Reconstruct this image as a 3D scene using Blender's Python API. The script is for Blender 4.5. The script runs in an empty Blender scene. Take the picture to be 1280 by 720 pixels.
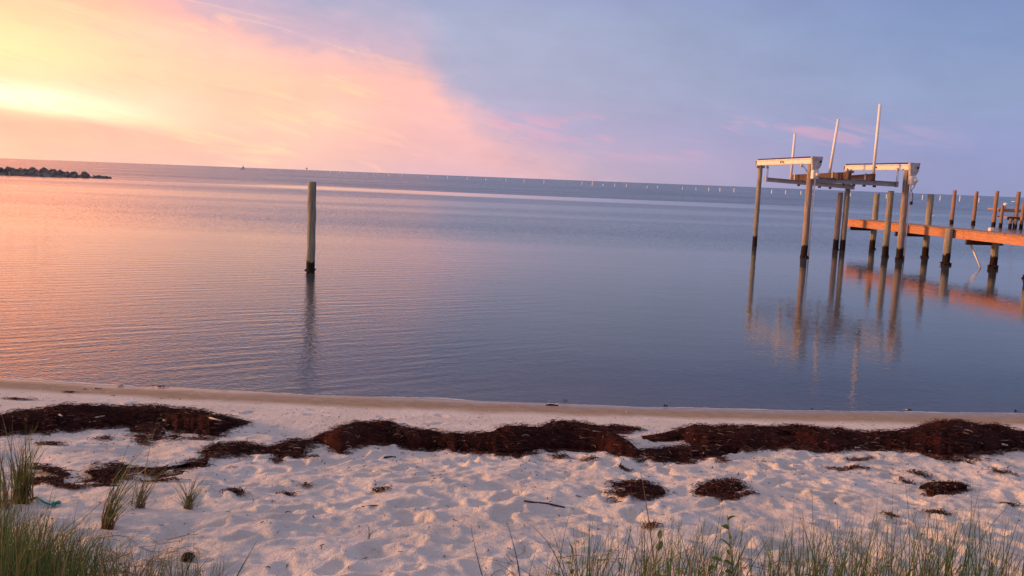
import bpy, bmesh, math, random
import numpy as np
from mathutils import Vector, Matrix
random.seed(7); rng = np.random.RandomState(11)
sc = bpy.context.scene
col = sc.collection

# ------------------------------------------------------------------ camera
CAM_Z = 2.4; FPX = 1060.0
PITCH = math.atan((360-222.3)/FPX); ROLL = math.radians(2.2)
cam_d = bpy.data.cameras.new('camera'); cam = bpy.data.objects.new('camera', cam_d); col.objects.link(cam)
cam_d.sensor_width = 36; cam_d.lens = FPX/1280*36; cam_d.clip_start = .05; cam_d.clip_end = 60000
_f = Vector((0, math.cos(PITCH), -math.sin(PITCH)))
_r0 = Vector((1, 0, 0)); _u0 = Vector((0, math.sin(PITCH), math.cos(PITCH)))
_r = _r0*math.cos(ROLL)+_u0*math.sin(ROLL); _u = _u0*math.cos(ROLL)-_r0*math.sin(ROLL)
cam.matrix_world = Matrix(((_r.x, _u.x, -_f.x, 0), (_r.y, _u.y, -_f.y, 0), (_r.z, _u.z, -_f.z, CAM_Z), (0, 0, 0, 1)))
cam_d.dof.use_dof = True; cam_d.dof.focus_distance = 8; cam_d.dof.aperture_fstop = 13.0
sc.camera = cam

# ------------------------------------------------------------------ view
sc.view_settings.view_transform = 'Standard'; sc.view_settings.look = 'None'
sc.view_settings.exposure = 0; sc.view_settings.gamma = 1

def lin(c, k=1.0):
    o = []
    for v in c:
        v = v/255.0
        o.append((v/12.92 if v <= .04045 else ((v+.055)/1.055)**2.4)*k)
    return (o[0], o[1], o[2], 1)

class NT:
    """small node building helper"""
    def __init__(s, nt): s.nt = nt; s.n = nt.nodes; s.l = nt.links
    def put(s, sock, v):
        if v is None: return
        if isinstance(v, bpy.types.NodeSocket): s.l.new(v, sock)
        else:
            if sock.type == 'RGBA' and not hasattr(v, '__len__'): v = (v, v, v, 1)
            if sock.type == 'VECTOR' and not hasattr(v, '__len__'): v = (v, v, v)
            if sock.type == 'VECTOR' and len(v) == 4: v = v[:3]
            sock.default_value = v
    def m(s, op, a, b=None, c=None, clamp=False):
        n = s.n.new('ShaderNodeMath'); n.operation = op; n.use_clamp = clamp
        s.put(n.inputs[0], a); s.put(n.inputs[1], b); s.put(n.inputs[2], c)
        return n.outputs[0]
    def vm(s, op, a, b=None, scale=None):
        n = s.n.new('ShaderNodeVectorMath'); n.operation = op
        s.put(n.inputs[0], a); s.put(n.inputs[1], b)
        if scale is not None: s.put(n.inputs['Scale'], scale)
        return n.outputs[0]
    def sm(s, v, a, b, o0=0.0, o1=1.0):
        n = s.n.new('ShaderNodeMapRange'); n.interpolation_type = 'SMOOTHSTEP'
        s.put(n.inputs[0], v); s.put(n.inputs[1], a); s.put(n.inputs[2], b); s.put(n.inputs[3], o0); s.put(n.inputs[4], o1)
        return n.outputs[0]
    def ln(s, v, a, b, o0=0.0, o1=1.0):
        n = s.n.new('ShaderNodeMapRange')
        s.put(n.inputs[0], v); s.put(n.inputs[1], a); s.put(n.inputs[2], b); s.put(n.inputs[3], o0); s.put(n.inputs[4], o1)
        return n.outputs[0]
    def mix(s, f, a, b, mode='MIX'):
        n = s.n.new('ShaderNodeMixRGB'); n.blend_type = mode
        s.put(n.inputs[0], f); s.put(n.inputs[1], a); s.put(n.inputs[2], b); return n.outputs[0]
    def noise(s, vec, scale=1, detail=2, rough=.5, dist=0, out=0, dims='3D'):
        n = s.n.new('ShaderNodeTexNoise'); n.noise_dimensions = dims
        if vec is not None: s.l.new(vec, n.inputs['Vector'])
        n.inputs['Scale'].default_value = scale; n.inputs['Detail'].default_value = detail
        n.inputs['Roughness'].default_value = rough; n.inputs['Distortion'].default_value = dist
        return n.outputs[out]
    def ramp(s, v, stops, interp='LINEAR'):
        n = s.n.new('ShaderNodeValToRGB'); n.color_ramp.interpolation = interp
        e = n.color_ramp.elements
        while len(e) > 1: e.remove(e[-1])
        e[0].position = stops[0][0]; e[0].color = stops[0][1]
        for p, c in stops[1:]:
            k = e.new(p); k.color = c
        s.put(n.inputs[0], v); return n.outputs[0]
    def comb(s, x, y, z=0.0):
        n = s.n.new('ShaderNodeCombineXYZ'); s.put(n.inputs[0], x); s.put(n.inputs[1], y); s.put(n.inputs[2], z); return n.outputs[0]
    def sep(s, v):
        n = s.n.new('ShaderNodeSeparateXYZ'); s.l.new(v, n.inputs[0]); return n.outputs
    def node(s, t, **kw):
        n = s.n.new(t)
        for k, v in kw.items(): s.put(n.inputs[k], v)
        return n

# ------------------------------------------------------------------ world: dusk sky with a sunlit cloud bank
world = bpy.data.worlds.new('World'); sc.world = world; world.use_nodes = True
W = NT(world.node_tree); W.n.clear()
tc = W.n.new('ShaderNodeTexCoord')
dx, dy, dz = W.sep(tc.outputs['Generated'])
az = W.m('MULTIPLY', W.m('ARCTAN2', dx, dy), 57.2958)
el = W.m('MULTIPLY', W.m('ARCSINE', W.m('MINIMUM', W.m('MAXIMUM', dz, -1.0), 1.0)), 57.2958)
E = 40.0
eln = W.m('DIVIDE', W.m('MAXIMUM', el, 0.0), E)
def elramp(st): return W.ramp(eln, [(e/E, lin(c, k)) for e, c, k in st])
# streaky noise laid out along the horizon
sv = W.comb(W.m('MULTIPLY', az, .055), W.m('ADD', W.m('MULTIPLY', el, .42), W.m('MULTIPLY', az, .035)), 0.0)
n1 = W.m('SUBTRACT', W.noise(sv, 1.0, 5, .55, .3), .5)
svt = W.comb(W.m('MULTIPLY', az, .06), W.m('ADD', W.m('MULTIPLY', el, .42), W.m('MULTIPLY', az, .085)), 0.0)
n2 = W.m('SUBTRACT', W.noise(svt, 2.6, 6, .62, .7), .5)
sv2 = W.comb(W.m('MULTIPLY', az, .12), W.m('MULTIPLY', el, .22), 3.3)
n3 = W.m('SUBTRACT', W.noise(sv2, 1.6, 6, .6, .2), .5)
elw = W.m('ADD', el, W.m('MULTIPLY', n1, 1.6))
def rawramp(st): return W.ramp(eln, [(e/E, (c[0], c[1], c[2], 1)) for e, c in st])
# scene-linear values: the lit bank is brighter than the film can hold, so its red channel runs past one
warmL = rawramp([(0, (1.1, .65, .45)), (.9, (1.12, .64, .42)), (2.0, (1.15, .63, .40)), (2.7, (1.5, .86, .50)), (3.6, (2.0, 1.10, .74)),
                 (4.7, (2.1, .90, .52)), (6.2, (2.7, .94, .47)), (7.8, (2.4, .82, .43)), (9.2, (2.0, .68, .41)), (12, (1.6, .54, .35)), (16, (.80, .36, .32)), (24, (.34, .25, .32)), (40, (.30, .27, .38))])
warmM = rawramp([(0, (1.0, .60, .50)), (1.2, (1.02, .60, .47)), (3.2, (1.2, .67, .47)), (5.6, (1.3, .67, .46)),
                 (7.6, (1.2, .61, .48)), (9.5, (1.1, .54, .42)), (12, (.85, .42, .42)), (18, (.40, .30, .42)), (40, (.30, .27, .38))])
warmR = rawramp([(0, (.80, .50, .56)), (1.0, (.88, .51, .53)), (2.4, (.94, .53, .52)), (5, (.97, .53, .49)), (8, (.94, .52, .48)),
                 (12, (.66, .42, .50)), (20, (.32, .28, .44)), (40, (.30, .28, .40))])
warm = W.mix(W.sm(az, -34, -17), warmL, warmM)
warm = W.mix(W.sm(az, -17, -4), warm, warmR)
coolM = elramp([(0, (200, 178, 196), 1), (1.5, (206, 180, 200), 1), (3.4, (190, 178, 206), 1), (6, (180, 179, 206), 1), (10, (172, 178, 206), 1),
                (14, (150, 158, 204), 1), (22, (112, 124, 168), 1), (40, (128, 132, 172), 1)])
coolR = elramp([(0, (150, 154, 194), 1), (2.5, (152, 159, 202), 1), (6, (147, 162, 199), 1), (10, (134, 154, 197), 1),
                (14, (122, 138, 188), 1), (22, (98, 114, 162), 1), (40, (125, 132, 175), 1)])
cool = W.mix(W.sm(az, -6, 30), coolM, coolR)
# faint pink streaks low over the right half
pk = W.m('MULTIPLY', W.m('MULTIPLY', W.sm(W.m('ADD', n2, n1), -.02, .16), W.sm(W.m('ABSOLUTE', W.m('SUBTRACT', el, 3.1)), 2.2, .3)),
         W.m('MULTIPLY', W.sm(az, 30, 14), .75))
cool = W.mix(pk, cool, lin((222, 172, 196)))
# upper edge of the lit cloud bank, elevation against azimuth
edge = W.ramp(W.ln(az, -90, 30), [((a+90)/120, (e/30, e/30, e/30, 1)) for a, e in
      [(a, e+4) for a, e in [(-90, 20), (-50, 19), (-31, 14.5), (-22.5, 10.4), (-20, 9.4), (-14, 8.1), (-9, 7.6), (-6.6, 7.3), (-5.6, 6.2), (-4.6, 4.8), (-2.3, 3.2), (0, 2.0), (3, .9), (7, -1), (12, -2.5), (20, -4), (30, -4)]]])
edge = W.m('SUBTRACT', W.m('MULTIPLY', edge, 30.0), 4.0)
e_d = W.m('SUBTRACT', W.m('ADD', edge, W.m('ADD', W.m('MULTIPLY', n1, 1.6), W.m('ADD', W.m('MULTIPLY', n3, 3.6), W.m('MULTIPLY', n2, 1.2)))), el)
w_in = W.sm(az, -17, -6, 3.0, 1.9)
mask = W.sm(e_d, W.m('MULTIPLY', w_in, -1.0), w_in)
mask = W.m('MULTIPLY', mask, W.sm(az, -165, -120))
skyc = W.mix(mask, cool, warm)
# lavender veil just outside the bank
veil = W.m('MULTIPLY', W.sm(e_d, -5.0, -.2), W.m('MULTIPLY', W.sm(e_d, .8, -.5), W.sm(az, -1, -10)))
skyc = W.mix(W.m('MULTIPLY', veil, .7), skyc, lin((214, 184, 204)))
# grey-peach cloud bar under the bright streak, and streaks in it
bar = W.m('MULTIPLY', W.sm(W.m('ABSOLUTE', W.m('SUBTRACT', elw, W.m('ADD', 2.0, W.m('MULTIPLY', W.m('ADD', az, 31), -.04)))), 1.0, .1), W.sm(az, -17, -24))
skyc = W.mix(W.m('MULTIPLY', bar, .45), skyc, (1.06, .57, .41, 1))
gl_c = W.m('ADD', 3.7, W.m('MULTIPLY', W.m('ADD', az, 31), -.12))
glow = W.m('MULTIPLY', W.sm(W.m('ABSOLUTE', W.m('SUBTRACT', elw, gl_c)), 1.1, .1), W.sm(az, -18, -30))
skyc = W.mix(W.m('MULTIPLY', glow, .65), skyc, (2.2, 1.32, .86, 1))
stk = W.m('MULTIPLY', W.sm(n2, .02, .2), W.m('MULTIPLY', mask, W.sm(az, -2, -14)))
skyc = W.mix(W.m('MULTIPLY', stk, .5), skyc, (1.4, .80, .46, 1))
stk2 = W.m('MULTIPLY', W.sm(n2, -.02, -.2), W.m('MULTIPLY', mask, W.sm(az, -2, -14)))
skyc = W.mix(W.m('MULTIPLY', stk2, .3), skyc, (.98, .54, .46, 1))
br = W.m('ADD', 1.0, W.m('ADD', W.m('MULTIPLY', n3, .22), W.m('MULTIPLY', n1, .16)))
skyc = W.vm('SCALE', skyc, None, br)
# high sky and the side behind the viewer: even lavender dusk
skyc = W.mix(W.sm(el, 24, 48), skyc, lin((196, 187, 202), 1.0))
bg = W.node('ShaderNodeBackground'); W.l.new(skyc, bg.inputs[0]); bg.inputs[1].default_value = 1.0
wo = W.n.new('ShaderNodeOutputWorld'); W.l.new(bg.outputs[0], wo.inputs[0])

# ------------------------------------------------------------------ sun: low, ahead and far to the left
SUN_AZ, SUN_EL = math.radians(-84), math.radians(9)
sd = bpy.data.lights.new('sun', 'SUN'); sd.energy = 4.6; sd.color = (1, .46, .17); sd.angle = math.radians(7)
so = bpy.data.objects.new('sun', sd); col.objects.link(so)
tov = Vector((math.sin(SUN_AZ)*math.cos(SUN_EL), math.cos(SUN_AZ)*math.cos(SUN_EL), math.sin(SUN_EL)))
so.rotation_euler = tov.to_track_quat('Z', 'Y').to_euler(); so.location = (-30, 20, 12)

# ------------------------------------------------------------------ terrain function
SHORE = 8.96
def shore_y(x):
    return 8.94+.0075*np.square(np.clip(x, -14, 14))+.012*x
_perm = [np.random.RandomState(100+i).rand(256, 256) for i in range(8)]
def vnoise(x, y, k=0):
    t = _perm[k % 8]
    x = np.asarray(x, float)+1000; y = np.asarray(y, float)+1000
    xi = np.floor(x).astype(int); yi = np.floor(y).astype(int); fx = x-xi; fy = y-yi
    fx = fx*fx*(3-2*fx); fy = fy*fy*(3-2*fy)
    a = t[xi % 256, yi % 256]; b = t[(xi+1) % 256, yi % 256]; c = t[xi % 256, (yi+1) % 256]; d = t[(xi+1) % 256, (yi+1) % 256]
    return (a*(1-fx)+b*fx)*(1-fy)+(c*(1-fx)+d*fx)*fy-.5
def fbm(x, y, o=4, k=0, g=.5):
    s = 0; a = 1
    for i in range(o):
        s = s+a*vnoise(x*2**i+i*17.3, y*2**i+i*5.1, k+i); a *= g
    return s
def base_z(x, y):
    s = shore_y(x)-y
    z = np.interp(s, [-400, -60, -20, -6, -1, 0, .45, 1.1, 1.7, 3, 4.2, 5.5, 8, 12, 40, 200], [-6, -3, -1.6, -.5, -.09, 0, .045, .14, .22, .36, .50, .64, .78, 1.1, 2.0, 3.0])
    return z
def land_z(x, y):
    s = shore_y(x)-y
    dry = np.clip((s-1.0)/.8, 0, 1)
    rough = np.clip((s-1.75)/.5, 0, 1)
    z = base_z(x, y)
    z = z+.012*fbm(x*.7, y*.7, 3, 0)*np.clip(s/2, 0, 1)+.010*fbm(x*.9, y*.9, 3, 6)*np.exp(-(s/.5)**2)
    z = z+dry*.010*fbm(x*4, y*4, 3, 2)
    z = z+rough*(.040*fbm(x*3.1, y*3.1, 4, 3, .55))
    return z
def at(px, py, z=0.0):
    """survey helper: where the sight line through a photo pixel meets height z"""
    d = _f+_r*((px-640)/FPX)+_u*((360-py)/FPX); t = (z-CAM_Z)/d.z
    return d.x*t, d.y*t
def on_sand(px, py):
    z = .3
    for i in range(25):
        x, y = at(px, py, z); z = .5*z+.5*float(base_z(np.array(x), y))
    return x, y
def at_depth(px, py, Y):
    d = _f+_r*((px-640)/FPX)+_u*((360-py)/FPX); t = Y/d.y
    return Vector((d.x*t, Y, CAM_Z+d.z*t))

# ------------------------------------------------------------------ materials
def mat(name):
    m = bpy.data.materials.new(name); m.use_nodes = True; N = NT(m.node_tree); N.n.clear()
    out = N.n.new('ShaderNodeOutputMaterial'); return m, N, out
def principled(N, out, **kw):
    p = N.n.new('ShaderNodeBsdfPrincipled')
    for k, v in kw.items(): N.put(p.inputs[k.replace('_', ' ')], v)
    N.l.new(p.outputs[0], out.inputs[0]); return p
def bump(N, h, strength, dist, normal=None):
    b = N.n.new('ShaderNodeBump'); N.put(b.inputs['Height'], h); b.inputs['Strength'].default_value = strength
    b.inputs['Distance'].default_value = dist
    if normal is not None: N.l.new(normal, b.inputs['Normal'])
    return b.outputs[0]
def objc(N): return N.n.new('ShaderNodeTexCoord').outputs['Object']
def geop(N): return N.n.new('ShaderNodeNewGeometry').outputs['Position']
def simple(name, c1, c2, scale=4, rough=.8, bumpd=.002, metal=0, stretch=(1, 1, 1)):
    m, N, out = mat(name); v = N.vm('MULTIPLY', objc(N), stretch)
    n = N.noise(v, scale, 5, .6, .3)
    c = N.mix(N.sm(n, .3, .7), c1+(1,), c2+(1,))
    principled(N, out, Base_Color=c, Roughness=rough, Metallic=metal, Normal=bump(N, N.noise(v, scale*3, 4, .6), .6, bumpd))
    return m

# sand
m_sand, N, out = mat('sand')
P = geop(N); X_, Y_, Z_ = N.sep(P)
shy = N.m('ADD', N.m('ADD', 8.94, N.m('MULTIPLY', .0075, N.m('MULTIPLY', X_, X_))), N.m('MULTIPLY', X_, .012))
s_ = N.m('SUBTRACT', shy, Y_)
wn = N.m('SUBTRACT', N.noise(P, 1.1, 4, .55), .5)
wn2 = N.m('SUBTRACT', N.noise(N.vm('MULTIPLY', P, (1, 5, 1)), 2.0, 5, .6), .5)
sw = N.m('ADD', s_, N.m('ADD', N.m('MULTIPLY', wn, .45), N.m('MULTIPLY', wn2, .12)))
dryc = N.mix(N.sm(N.noise(P, 1.7, 5, .6), .3, .7), (.56, .515, .48, 1), (.66, .61, .575, 1))
dryc = N.mix(N.m('MULTIPLY', N.sm(N.noise(P, 60, 3, .7), .52, .75), .35), dryc, (.40, .33, .29, 1))
dryc = N.mix(N.m('MULTIPLY', N.sm(N.noise(N.vm('MULTIPLY', P, (1, 2.5, 1)), 5, 5, .65), .58, .72), .30), dryc, (.36, .28, .24, 1))
wetc = N.mix(N.sm(N.noise(P, 9, 4, .6), .35, .7), (.26, .185, .12, 1), (.33, .24, .165, 1))
wetc = N.mix(N.sm(sw, .16, -.05), wetc, (.20, .15, .12, 1))
dr = N.sm(sw, .55, .98)
c = N.mix(dr, wetc, dryc)
deb = N.m('MULTIPLY', N.sm(N.noise(N.vm('MULTIPLY', P, (1, 3, 1)), 14, 4, .7), .66, .74), N.sm(N.m('ABSOLUTE', N.m('SUBTRACT', sw, .85)), .5, .1))
c = N.mix(N.m('MULTIPLY', deb, .5), c, (.08, .05, .035, 1))
spk = N.sm(N.noise(P, 210, 2, .6), .60, .72)
bh = N.m('ADD', N.m('ADD', N.m('MULTIPLY', N.noise(P, 26, 5, .65), 1.2), N.m('MULTIPLY', N.noise(P, 10, 6, .62, .6), 2.2)), N.m('MULTIPLY', N.noise(P, 120, 3, .6), .35))
nb = bump(N, N.m('MULTIPLY', bh, N.sm(sw, .3, 1.3, .12, 1)), .9, .014)
principled(N, out, Base_Color=c, Roughness=N.sm(sw, .02, .55, .22, .95), Normal=nb)

# water
m_water, N, out = mat('water')
P = geop(N); X_, Y_, Z_ = N.sep(P)
shy = N.m('ADD', N.m('ADD', 8.94, N.m('MULTIPLY', .0075, N.m('MULTIPLY', X_, X_))), N.m('MULTIPLY', X_, .012))
off = N.m('SUBTRACT', Y_, N.m('MINIMUM', shy, 12.0))
# gentle swell and ripples near the beach
def train(ang, wl, dist, dscale, amp):
    """one train of ripples: bands across a heading, bent by noise"""
    ca, sa = math.cos(ang), math.sin(ang)
    u = N.m('ADD', N.m('MULTIPLY', X_, ca), N.m('MULTIPLY', Y_, sa))
    nz = N.m('SUBTRACT', N.noise(P, dscale, 3, .5, .2), .5)
    ph = N.m('ADD', N.m('MULTIPLY', u, 6.2832/wl), N.m('MULTIPLY', nz, dist))
    return N.m('MULTIPLY', N.m('SINE', ph), amp)
leftness = N.sm(N.m('ADD', X_, N.m('MULTIPLY', Y_, -.1)), 1.0, -5.0, .06, 1.0)
gust = N.sm(N.noise(N.comb(N.m('MULTIPLY', X_, .5), N.m('MULTIPLY', Y_, .4), 1.0), 1.0, 2, .5), .35, .65, .35, 1.0)
ta = N.m('ADD', train(math.radians(112), .34, 9.0, .8, .0010), train(math.radians(128), .21, 11.0, 1.1, .0008))
ta = N.m('ADD', ta, train(math.radians(122), .47, 9.0, .6, .0013))
h3 = N.noise(N.comb(X_, N.m('MULTIPLY', Y_, 1.6), 2.0), 7.5, 2, .55, .3)
h0 = N.noise(N.comb(N.m('MULTIPLY', X_, .5), Y_, 2.0), 1.1, 2, .5, .3)
hh = N.m('MULTIPLY', N.m('MULTIPLY', ta, leftness), gust)
h4 = N.noise(N.comb(N.m('ADD', X_, N.m('MULTIPLY', Y_, .5)), N.m('MULTIPLY', Y_, 1.3), 7.0), 13.0, 2, .5, .8)
hh = N.m('ADD', hh, N.m('MULTIPLY', N.m('MULTIPLY', h4, .0065), leftness))
hh = N.m('ADD', hh, N.m('ADD', N.m('MULTIPLY', h3, .0022), N.m('MULTIPLY', h0, .005)))
b = N.n.new('ShaderNodeBump'); N.l.new(hh, b.inputs['Height']); b.inputs['Distance'].default_value = 1.0
N.put(b.inputs['Strength'], N.sm(Y_, 18, 45, .9, .25))
# wind-ruffled water farther out: random facet slopes, in long patches
patch = N.noise(N.comb(N.m('MULTIPLY', X_, .012), N.m('MULTIPLY', Y_, .075), 0.0), 1.0, 3, .5, .2)
slick = N.m('MULTIPLY', N.sm(N.m('ABSOLUTE', N.m('ADD', N.m('SUBTRACT', Y_, 112.0), N.m('ADD', N.m('MULTIPLY', X_, .20), N.m('MULTIPLY', N.m('SUBTRACT', patch, .5), 16.0)))), 15.0, 7.0), N.m('MULTIPLY', N.sm(X_, 60, -5, .25, 1.0), N.sm(X_, -45, -26, .2, 1.0)))
amp = N.sm(N.m('ADD', Y_, N.m('MULTIPLY', N.m('SUBTRACT', patch, .5), 16.0)), 24, 42, .005, .085)
amp = N.m('ADD', amp, N.sm(Y_, 45, 160, 0.0, .10))
amp = N.m('MULTIPLY', amp, N.sm(patch, .36, .58, .68, 1.0))
amp = N.m('MULTIPLY', amp, N.m('SUBTRACT', 1.0, N.m('MULTIPLY', slick, .85)))
fcol = N.noise(N.comb(X_, N.m('MULTIPLY', Y_, 1.0), 0.0), 9.0, 2, .6, 0, 1)
fv = N.vm('SUBTRACT', fcol, (.5, .5, .5))
fx_, fy_, fz_ = N.sep(fv)
# wind chop runs in to the beach: its steep faces look shoreward
fv = N.comb(N.m('MULTIPLY', fx_, 3.5), N.m('MULTIPLY', N.m('ADD', N.m('ABSOLUTE', fy_), .03), -7.5), 0.0)
nrm = N.vm('NORMALIZE', N.vm('ADD', b.outputs[0], N.vm('SCALE', fv, None, amp)))
fr = N.n.new('ShaderNodeFresnel'); fr.inputs[0].default_value = 1.333; N.l.new(nrm, fr.inputs['Normal'])
deepc = N.mix(N.noise(P, .25, 3, .5), (.054, .063, .070, 1), (.074, .080, .084, 1))
dif = N.node('ShaderNodeBsdfDiffuse', Color=deepc)
tr = N.node('ShaderNodeBsdfTransparent', Color=(.86, .90, .90, 1))
body = N.n.new('ShaderNodeMixShader')
N.put(body.inputs[0], N.sm(off, -.1, 3.4, .05, 1.0)); N.l.new(tr.outputs[0], body.inputs[1]); N.l.new(dif.outputs[0], body.inputs[2])
gl = N.node('ShaderNodeBsdfGlossy', Color=(1, 1, 1, 1), Roughness=N.sm(Y_, 20, 90, .03, .10), Normal=nrm)
mx = N.n.new('ShaderNodeMixShader'); N.l.new(fr.outputs[0], mx.inputs[0]); N.l.new(body.outputs[0], mx.inputs[1]); N.l.new(gl.outputs[0], mx.inputs[2])
N.l.new(mx.outputs[0], out.inputs[0])

# piling wood, with the tide stain low down (stain follows height above the water)
def pile_mat(name, ca, cb, stain_top=.55):
    m, N, out = mat(name); P = geop(N); z = N.sep(P)[2]
    v = N.vm('MULTIPLY', P, (9, 9, .9))
    n = N.noise(v, 2.4, 6, .65, .5)
    c = N.mix(N.sm(n, .32, .68), ca+(1,), cb+(1,))
    c = N.mix(N.m('MULTIPLY', N.sm(N.noise(N.vm('MULTIPLY', P, (30, 30, .8)), 1.5, 3, .6), .58, .66), .6), c, (.07, .055, .045, 1))
    c = N.mix(N.m('MULTIPLY', N.sm(N.noise(P, 3.1, 3, .5), .55, .7), .35), c, (.16, .17, .09, 1))
    zn = N.m('ADD', z, N.m('MULTIPLY', N.m('SUBTRACT', N.noise(N.vm('MULTIPLY', P, (6, 6, 2)), 1.3, 4, .6), .5), .35))
    st = N.sm(zn, stain_top+.035, stain_top-.035)
    mid = N.m('MULTIPLY', N.sm(zn, stain_top+.55, stain_top), .3)
    c = N.mix(mid, c, (.17, .17, .11, 1))
    c = N.mix(st, c, (.020, .012, .010, 1))
    principled(N, out, Base_Color=c, Roughness=.85, Specular_IOR_Level=.2, Normal=bump(N, N.m('ADD', N.noise(v, 4, 5, .65), N.m('MULTIPLY', N.sm(N.noise(N.vm('MULTIPLY', P, (26, 26, .7)), 1.5, 3, .6), .6, .54), .6)), .8, .02))
    return m
m_pile = pile_mat('weathered_piling', (.25, .23, .18), (.40, .37, .30), .42)
m_pile_red = pile_mat('treated_piling', (.26, .20, .165), (.40, .32, .27), .42)
m_pile_solo = pile_mat('green_piling', (.23, .22, .16), (.37, .345, .26), .30)
m_farpile = pile_mat('far_piling', (.30, .17, .12), (.38, .24, .17), .35)
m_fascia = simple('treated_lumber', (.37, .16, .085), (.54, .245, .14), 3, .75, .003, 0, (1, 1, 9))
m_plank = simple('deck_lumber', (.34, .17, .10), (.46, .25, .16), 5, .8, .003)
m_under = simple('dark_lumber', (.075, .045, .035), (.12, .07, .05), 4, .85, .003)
m_cream, N, out = mat('galvanised_steel')
v = N.vm('MULTIPLY', objc(N), (4, 4, 14)); n = N.noise(v, 1.2, 6, .65, .6)
c = N.mix(N.sm(n, .3, .7), (.68, .65, .60, 1), (.80, .77, .72, 1))
c = N.mix(N.m('MULTIPLY', N.sm(N.noise(objc(N), 7, 5, .7), .58, .72), .7), c, (.34, .20, .12, 1))
principled(N, out, Base_Color=c, Roughness=.6, Normal=bump(N, n, .5, .003))
m_alu = simple('dull_aluminium', (.30, .30, .31), (.42, .41, .41), 5, .5, .001, .3)
m_bunk = simple('bunk_carpet', (.085, .055, .045), (.14, .085, .07), 6, .95, .004)
m_pvc = simple('white_pvc', (.80, .78, .76), (.86, .84, .82), 4, .4, .0005)
m_cover = simple('scuffed_grey_plate', (.33, .32, .33), (.55, .53, .52), 9, .6, .001)
m_black = simple('black_rubber', (.015, .014, .014), (.04, .035, .03), 6, .6, .001)
m_mussel = simple('mussel_crust', (.02, .014, .012), (.07, .045, .035), 20, .8, .01)
m_globe = simple('lamp_globe', (.82, .82, .84), (.86, .86, .88), 2, .25, .0005)
m_marker = simple('marker_paint', (.74, .76, .78), (.84, .85, .86), 3, .6, .001)
m_rock = simple('breakwater_rock', (.10, .095, .09), (.23, .21, .19), 1.2, .9, .05)
m_rope = simple('teal_rope', (.01, .17, .15), (.02, .26, .22), 60, .8, .002)
m_stick = simple('pale_stick', (.42, .34, .24), (.6, .52, .4), 20, .8, .002)
m_drift = simple('dark_driftwood', (.035, .022, .018), (.09, .055, .04), 20, .85, .003)
m_shell = simple('shell', (.68, .64, .60), (.82, .78, .74), 30, .4, .001)
m_pod = simple('dark_pod', (.008, .007, .006), (.022, .016, .010), 30, .6, .003)
m_podside = simple('olive_cane', (.16, .13, .05), (.26, .21, .09), 30, .5, .001)

for m_ in (m_pod, m_mussel, m_under, m_bunk, m_black, m_drift, m_rock):
    for nd in m_.node_tree.nodes:
        if nd.type == 'BSDF_PRINCIPLED': nd.inputs['Specular IOR Level'].default_value = .1
def attr_mat(name, rough=.8, spec=.3, transl=0):
    m, N, out = mat(name)
    a = N.n.new('ShaderNodeAttribute'); a.attribute_name = 'tint'
    P = geop(N)
    c = N.mix(N.m('MULTIPLY', N.noise(P, 40, 2, .5), .35), a.outputs['Color'], (.02, .015, .01, 1), 'MIX')
    p = N.n.new('ShaderNodeBsdfPrincipled'); N.l.new(c, p.inputs['Base Color']); p.inputs['Roughness'].default_value = rough
    p.inputs['Specular IOR Level'].default_value = spec
    if transl:
        t = N.node('ShaderNodeBsdfTranslucent'); N.l.new(c, t.inputs[0])
        x = N.n.new('ShaderNodeMixShader'); x.inputs[0].default_value = transl
        N.l.new(p.outputs[0], x.inputs[1]); N.l.new(t.outputs[0], x.inputs[2]); N.l.new(x.outputs[0], out.inputs[0])
    else: N.l.new(p.outputs[0], out.inputs[0])
    return m
m_grass = attr_mat('grass_blades', .55, .3, .3)
m_strand = attr_mat('eelgrass_strands', .8, .1)
m_leaf = attr_mat('weed_leaves', .5, .3, .35)
m_wrack, N, out = mat('matted_eelgrass')
P = geop(N)
nn = N.noise(N.vm('MULTIPLY', P, (1, 2.2, 2)), 28, 6, .7, 1.2)
c = N.mix(N.sm(nn, .35, .7), (.012, .0045, .004, 1), (.080, .020, .017, 1))
c = N.mix(N.m('MULTIPLY', N.sm(N.noise(P, 2.3, 3, .5), .5, .68), .5), c, (.14, .034, .025, 1))
principled(N, out, Base_Color=c, Roughness=.9, Specular_IOR_Level=.08, Normal=bump(N, nn, 1.0, .03))

# ------------------------------------------------------------------ object helpers
def link_mesh(name, me, m, parent=None):
    if m is not None and not me.materials: me.materials.append(m)
    o = bpy.data.objects.new(name, me); col.objects.link(o)
    if parent is not None: o.parent = parent
    return o
def mesh_np(name, v, f, m, parent=None, smooth=True, tint=None):
    me = bpy.data.meshes.new(name); v = np.asarray(v, np.float32); f = np.asarray(f, np.int32)
    k = f.shape[1]
    me.vertices.add(len(v)); me.vertices.foreach_set('co', v.ravel())
    me.loops.add(f.size); me.loops.foreach_set('vertex_index', f.ravel())
    me.polygons.add(len(f)); me.polygons.foreach_set('loop_start', np.arange(0, f.size, k, dtype=np.int32))
    me.polygons.foreach_set('loop_total', np.full(len(f), k, np.int32))
    me.update(calc_edges=True); me.validate()
    if smooth: me.polygons.foreach_set('use_smooth', np.ones(len(me.polygons), bool))
    if tint is not None:
        a = me.color_attributes.new('tint', 'FLOAT_COLOR', 'POINT')
        t = np.ones((len(v), 4), np.float32); t[:, :3] = tint; a.data.foreach_set('color', t.ravel())
    return link_mesh(name, me, m, parent)
def tag(o, label=None, cat=None, group=None, kind=None):
    if label: o['label'] = label
    if cat: o['category'] = cat
    if group: o['group'] = group
    if kind: o['kind'] = kind
    return o
def empty(name, loc, label, cat, group=None):
    o = bpy.data.objects.new(name, None); col.objects.link(o); o.location = loc; o.empty_display_size = .2
    return tag(o, label, cat, group)
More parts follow.
